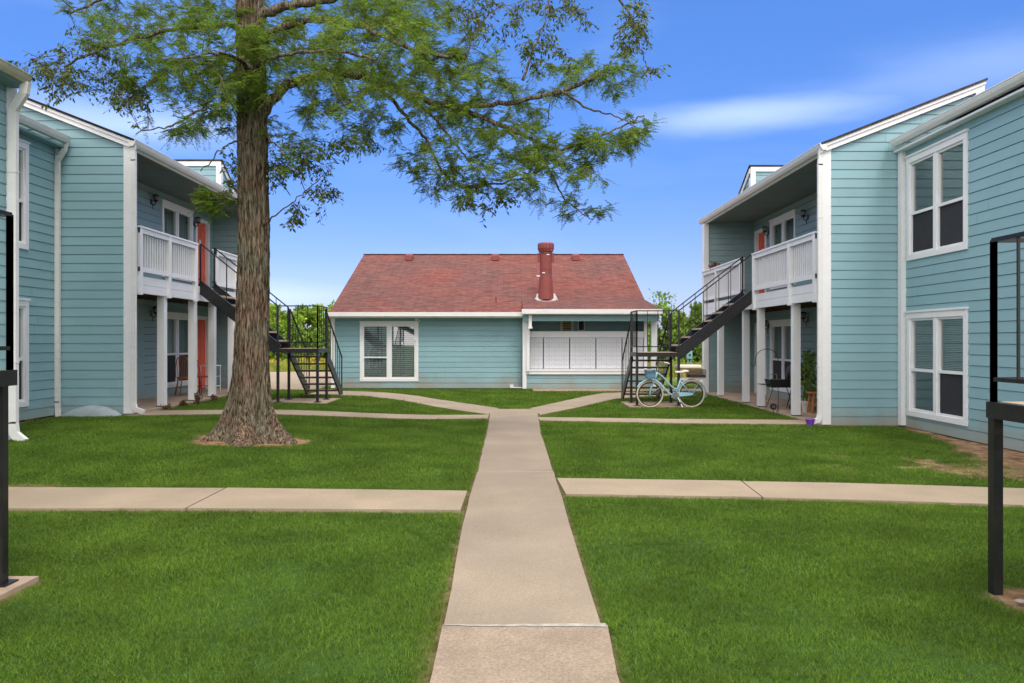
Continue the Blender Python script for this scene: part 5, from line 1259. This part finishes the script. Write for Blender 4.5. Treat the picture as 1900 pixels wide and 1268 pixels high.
for k in range(16):     # whorls above the frame
    z = 7.2+k*.38; a = k*2.4; L = 3.6*(13.6-z)/6.4+.3; r0 = .05*(13.6-z)/6.4+.015
    bxx = Vector((*[float(q) for q in axis(z)], z))
    pts = [bxx + Vector((math.cos(a)*L*t, math.sin(a)*L*t*.8, .45*t*L*.4-.15*t*t*L)) for t in (0, .35, .7, 1)]
    LIMBS.append((r0, .008, pts))
nodes = []
for r0, r1, P in LIMBS:
    P = [U(*p) if not isinstance(p, Vector) else p for p in P]; c = catmull(P, 7)
    j = [Vector((rnd.gauss(0, 1), rnd.gauss(0, 1), rnd.gauss(0, 1)))*.012 for _ in c]
    c = [p+q if 0 < i < len(c)-1 else p for i, (p, q) in enumerate(zip(c, j))]
    m = MB(); rad = [(r0+(r1-r0)*(i/(len(c)-1))**.55)*.86 for i in range(len(c))]; m.tube(c, rad, n=9); m.build('limb', BARK, tree, smooth=True)
    for i, p in enumerate(c):
        if i >= 4: nodes.append(p)
# crown: tips scattered where the photograph shows foliage, joined back to the nearest wood
BL = [ # u, v, ru, rv, count, sigma_dy, leaf kind (0 feather, 1 broad dark, 2 bright)
 (340,60,105,75,90,.8,0),(215,50,80,50,36,.8,0),(150,110,70,42,26,.6,1),(100,150,60,32,14,.4,1),(60,110,40,25,5,.3,1),(215,150,60,35,22,.6,1),(300,145,80,42,50,.7,0),(400,165,55,45,52,.7,0),(380,232,60,24,22,.5,0),(300,245,40,12,6,.3,0),(250,190,50,20,8,.4,1),
 (460,115,60,85,75,.5,3),(560,95,90,62,85,1.0,0),(615,190,80,30,30,.8,0),(545,240,55,45,22,.6,0),(555,320,55,55,18,.5,1),(605,345,30,45,8,.3,1),(540,400,25,20,5,.3,1),(400,368,30,16,16,.2,2),(430,310,12,40,5,.2,1),(505,290,15,50,8,.3,1),
 (700,95,115,90,155,1.1,0),(700,20,130,40,55,1.0,0),(800,70,80,60,50,.9,0),(810,165,95,48,85,.8,0),(900,225,110,45,90,.7,0),(700,230,55,50,26,.6,0),(650,265,45,30,14,.5,1),(770,300,50,40,18,.5,0),(840,300,80,50,34,.6,0),(950,300,85,42,62,.6,0),(1050,285,75,38,52,.5,0),(1130,262,60,38,38,.5,0),(1180,225,28,40,14,.4,0),
 (1000,160,90,40,36,.6,0),(1110,125,65,30,30,.5,0),(1150,150,45,40,12,.4,0),(960,50,70,50,24,.6,1),(1050,25,60,35,16,.5,1),(1172,40,26,65,30,.3,1),(1000,105,40,40,12,.5,1),(860,30,50,40,16,.6,1),(880,110,50,40,18,.6,0),
 (860,358,95,28,24,.5,0),(900,370,60,20,10,.4,1),(1010,350,60,30,14,.4,0),(1070,392,48,20,12,.3,0),(830,345,50,35,10,.4,1),(1090,330,50,40,9,.4,0),(1125,375,20,12,3,.2,0),(1210,130,18,20,3,.2,1),(560,290,40,30,6,.4,0)]
tips = []
for u, v, ru, rv, n_, sg, kd in BL:
    n_ = int(n_*(1.0 if u < 760 else .82))
    for _ in range(n_):
        a = rnd.uniform(0, 2*math.pi); q = math.sqrt(rnd.random())*(1.0+.12*rnd.gauss(0, 1))
        dy = rnd.gauss(0, sg) if kd != 3 else -.45+rnd.gauss(0, .3)
        tips.append((U(u+ru*q*math.cos(a), v+rv*q*math.sin(a), dy), 0 if kd == 3 else kd))
for k in range(520):
    z = 7.0+6.6*(1-math.sqrt(rnd.random()))*.98; L = 3.8*(13.8-z)/6.8+.25; a = rnd.uniform(0, 2*math.pi); q = math.sqrt(rnd.random())*L
    tips.append((Vector((TX+math.cos(a)*q*1.1, TY+math.sin(a)*q, z)), 0))
NP = np.array([tuple(p) for p in nodes])
order = sorted(range(len(tips)), key=lambda i: float(np.min(np.sum((NP-np.array(tips[i][0]))**2, 1))))
buf = np.zeros((60000, 3)); buf[:len(NP)] = NP; cnt = len(NP)
tw = MB(); feather = []; fdir = []; broad = []; bdir = []; bright = []; brdir = []
for i in order:
    T, kd = tips[i]; t_ = np.array(T)
    d2 = np.sum((buf[:cnt]-t_)**2, 1); k = int(np.argmin(d2)); A = Vector(buf[k]); L = math.sqrt(d2[k])
    if L < .04: continue
    mid = A.lerp(T, .5) + Vector((rnd.gauss(0, .05), rnd.gauss(0, .05), .06+rnd.gauss(0, .05)))*L
    c = catmull([A, mid, T], 4)
    tw.tube(c, [max(.004, .013*min(1, L))*(1-.6*j/(len(c)-1)) for j in range(len(c))], n=4, cap=False)
    for p in c[2:]:
        if cnt < 60000: buf[cnt] = tuple(p); cnt += 1
    D = (T-mid).normalized()
    # sprays round the outer part of the twig
    ns = 11 if kd == 0 else (7 if kd == 1 else 12)
    for s in range(ns):
        q = .25+.75*rnd.random(); o_ = c[min(len(c)-1, int(q*(len(c)-1)))] if L > .15 else T
        o_ = o_ + Vector((rnd.gauss(0, .03), rnd.gauss(0, .03), rnd.gauss(0, .02)))
        dd = (D*.6 + Vector((rnd.gauss(0, .8), rnd.gauss(0, .8), rnd.gauss(-.12, .35)))).normalized()
        ln = rnd.uniform(.10, .24)
        e_ = o_ + dd*ln - Vector((0, 0, .25*ln*ln/.2))
        if kd == 0 or kd == 2: tw.tube([o_, e_], .0018, n=3, cap=False)
        else: tw.tube([o_, e_], .0028, n=3, cap=False)
        side = dd.cross(Vector((0, 0, 1)))
        if side.length < .1: side = Vector((1, 0, 0))
        side.normalize()
        if kd in (0, 2):
            nl = 11
            for j in range(nl):
                b_ = o_.lerp(e_, (j+.5)/nl)
                for sg in (-1, 1):
                    v_ = (side*sg + dd*.55 + Vector((0, 0, rnd.uniform(-.35, .15)))).normalized()
                    (feather if kd == 0 else bright).append(tuple(b_)); (fdir if kd == 0 else brdir).append(tuple(v_*(1-.5*j/nl)))
        else:
            for j in range(4):
                b_ = o_.lerp(e_, (j+.6)/4) + Vector((rnd.gauss(0, .012), rnd.gauss(0, .012), rnd.gauss(0, .012)))
                v_ = (side*rnd.choice((-1, 1)) + dd*.4 + Vector((0, 0, -.7+rnd.gauss(0, .4)))).normalized()
                broad.append(tuple(b_)); bdir.append(tuple(v_))
tw.build('twigs', mat('twig_bark', (.10, .072, .050), rough=.9, var=.2), tree)
def fan(c, d, length, width, seed):
    rs = np.random.RandomState(seed); c = np.array(c); d = np.array(d); n = len(c)
    ln = np.linalg.norm(d, axis=1, keepdims=True); dn = d/ln
    u = rs.normal(size=(n, 3)); u[:, 2] = u[:, 2]*.6+1.0; s = np.cross(dn, u); s /= np.linalg.norm(s, axis=1, keepdims=True)
    L = length*ln*(.7+.6*rs.rand(n, 1)); W = width*(.7+.6*rs.rand(n, 1))
    return np.stack([c, c+dn*L*.45+s*W*.5, c+dn*L, c+dn*L*.45-s*W*.5], 1)
NEED = leaf_mat('cypress_needle_green', (.115, .205, .018), (.250, .365, .048), trans=.48, nscale=1.6, clump=.30)
BROAD = leaf_mat('dark_broad_leaf', (.06, .10, .022), (.17, .22, .05), trans=.25, nscale=1.6, clump=.25)
BRI = leaf_mat('bright_needle_green', (.14, .26, .015), (.25, .38, .03), trans=.4)
np_mesh('crown', fan(feather, fdir, .058, .0105, 1), 4, NEED, tree)
np_mesh('broad_leaves', fan(broad, bdir, .080, .032, 2), 4, BROAD, tree)
np_mesh('bright_spray', fan(bright, brdir, .06, .012, 3), 4, BRI, tree)

# ------------------------------------------------------------------ thicket and trees behind
BG1 = leaf_mat('sunny_shrub_green', (.15, .26, .025), (.27, .39, .05), trans=.35, nscale=.5, clump=.4)
BG2 = leaf_mat('mid_shrub_green', (.11, .20, .03), (.23, .33, .06), trans=.35, nscale=.5, clump=.4)
BGT = mat('far_trunk_bark', (.14, .11, .08), rough=.9)
def bgtree(x, y, h, w, seed, material, label, wisp=0):
    rs = np.random.RandomState(seed); t = empty('background_tree', (x, y, 0), label, 'tree', 'trees along the far edge of the meadow')
    nb = 30; N = 5600; th_ = rs.uniform(0, 2*np.pi, nb); rz = rs.rand(nb)
    cen = np.stack([x+np.cos(th_)*w*.36*rs.rand(nb)**.5, y+np.sin(th_)*w*.33*rs.rand(nb)**.5, h*(.14+.72*rz)], -1)
    rad = w*(.13+.13*rs.rand(nb))*(1.05-.5*rz)
    k = rs.randint(0, nb, N); v = rs.normal(size=(N, 3)); v /= np.linalg.norm(v, axis=1, keepdims=True)
    c = cen[k] + v*(rad[k]*(.55+.5*rs.rand(N)))[:, None]*np.array([1, 1, .85]); c[:, 2] = np.maximum(c[:, 2], .1)
    q = leaf_quads(c, rs, .26, aspect=.55)
    if wisp:
        m_ = 260; px = x+rs.normal(0, .35, m_); pz = h*.8+rs.rand(m_)**1.5*h*.32; q = np.concatenate([q, leaf_quads(np.stack([px*(1-.0)+0*pz, y+rs.normal(0, .4, m_), pz], -1), rs, .26, aspect=.4)])
    np_mesh('crown', q, 4, material, t)
    m = MB(); m.tube([(x, y, -.1), (x+.1, y, h*.4), (x-.05, y, h*.8)], [.12, .08, .03], n=7); m.build('trunk', BGT, t)
    return t
spots = [(-21.5,56,5.2,5.2,'leftmost pale green tree of the row beyond the meadow'),(-18.6,57,4.9,4.8,'second pale green tree from the left beyond the meadow'),(-16.2,54,4.2,4.2,'sunny bush seen between the trunk and the left stairs'),(-13.6,56,4.6,4.4,'rounded sunny tree seen through the left landing railing'),(-11.2,55,4.5,4.0,'bright tree beside the left end of the mail building'),(-8.6,57,4.4,4.2,'green tree hidden behind the left end of the red roof'),
 (7.6,50,4.3,3.8,'green tree behind the right end of the red roof'),(10.2,52,4.4,3.8,'tree with a thin upright tip seen behind the right stairs'),(12.2,50,4.2,3.6,'rounded tree seen between the right stairs and balcony'),(14.6,52,3.8,3.8,'low tree behind the far end of the right building'),(17.6,53,4.1,4.2,'rightmost tree beyond the meadow')]
for i, (x, y, h, w, lab) in enumerate(spots):
    bgtree(x, y, h, w, 50+i, BG1 if i < 5 else BG2, lab, wisp=(i in (7,)))
# dark undergrowth below the far trees
m_ = []
for i, (x0, x1) in enumerate(((-26, -6), (5.5, 20))):
    rs = np.random.RandomState(80+i); n_ = 3800 if i == 0 else 3000; c = np.stack([rs.uniform(x0, x1, n_), rs.uniform(52.5, 55, n_) if i == 0 else rs.uniform(48.5, 52, n_), rs.rand(n_)**1.3*2.4+.05], -1); m_.append(leaf_quads(c, rs, .30, aspect=.5))
o = np_mesh('undergrowth', np.concatenate(m_), 4, BG2); tag(o, kind='stuff')
bpy.data.objects  # end
for o in bpy.data.objects:
    if '_w' in o: del o['_w']
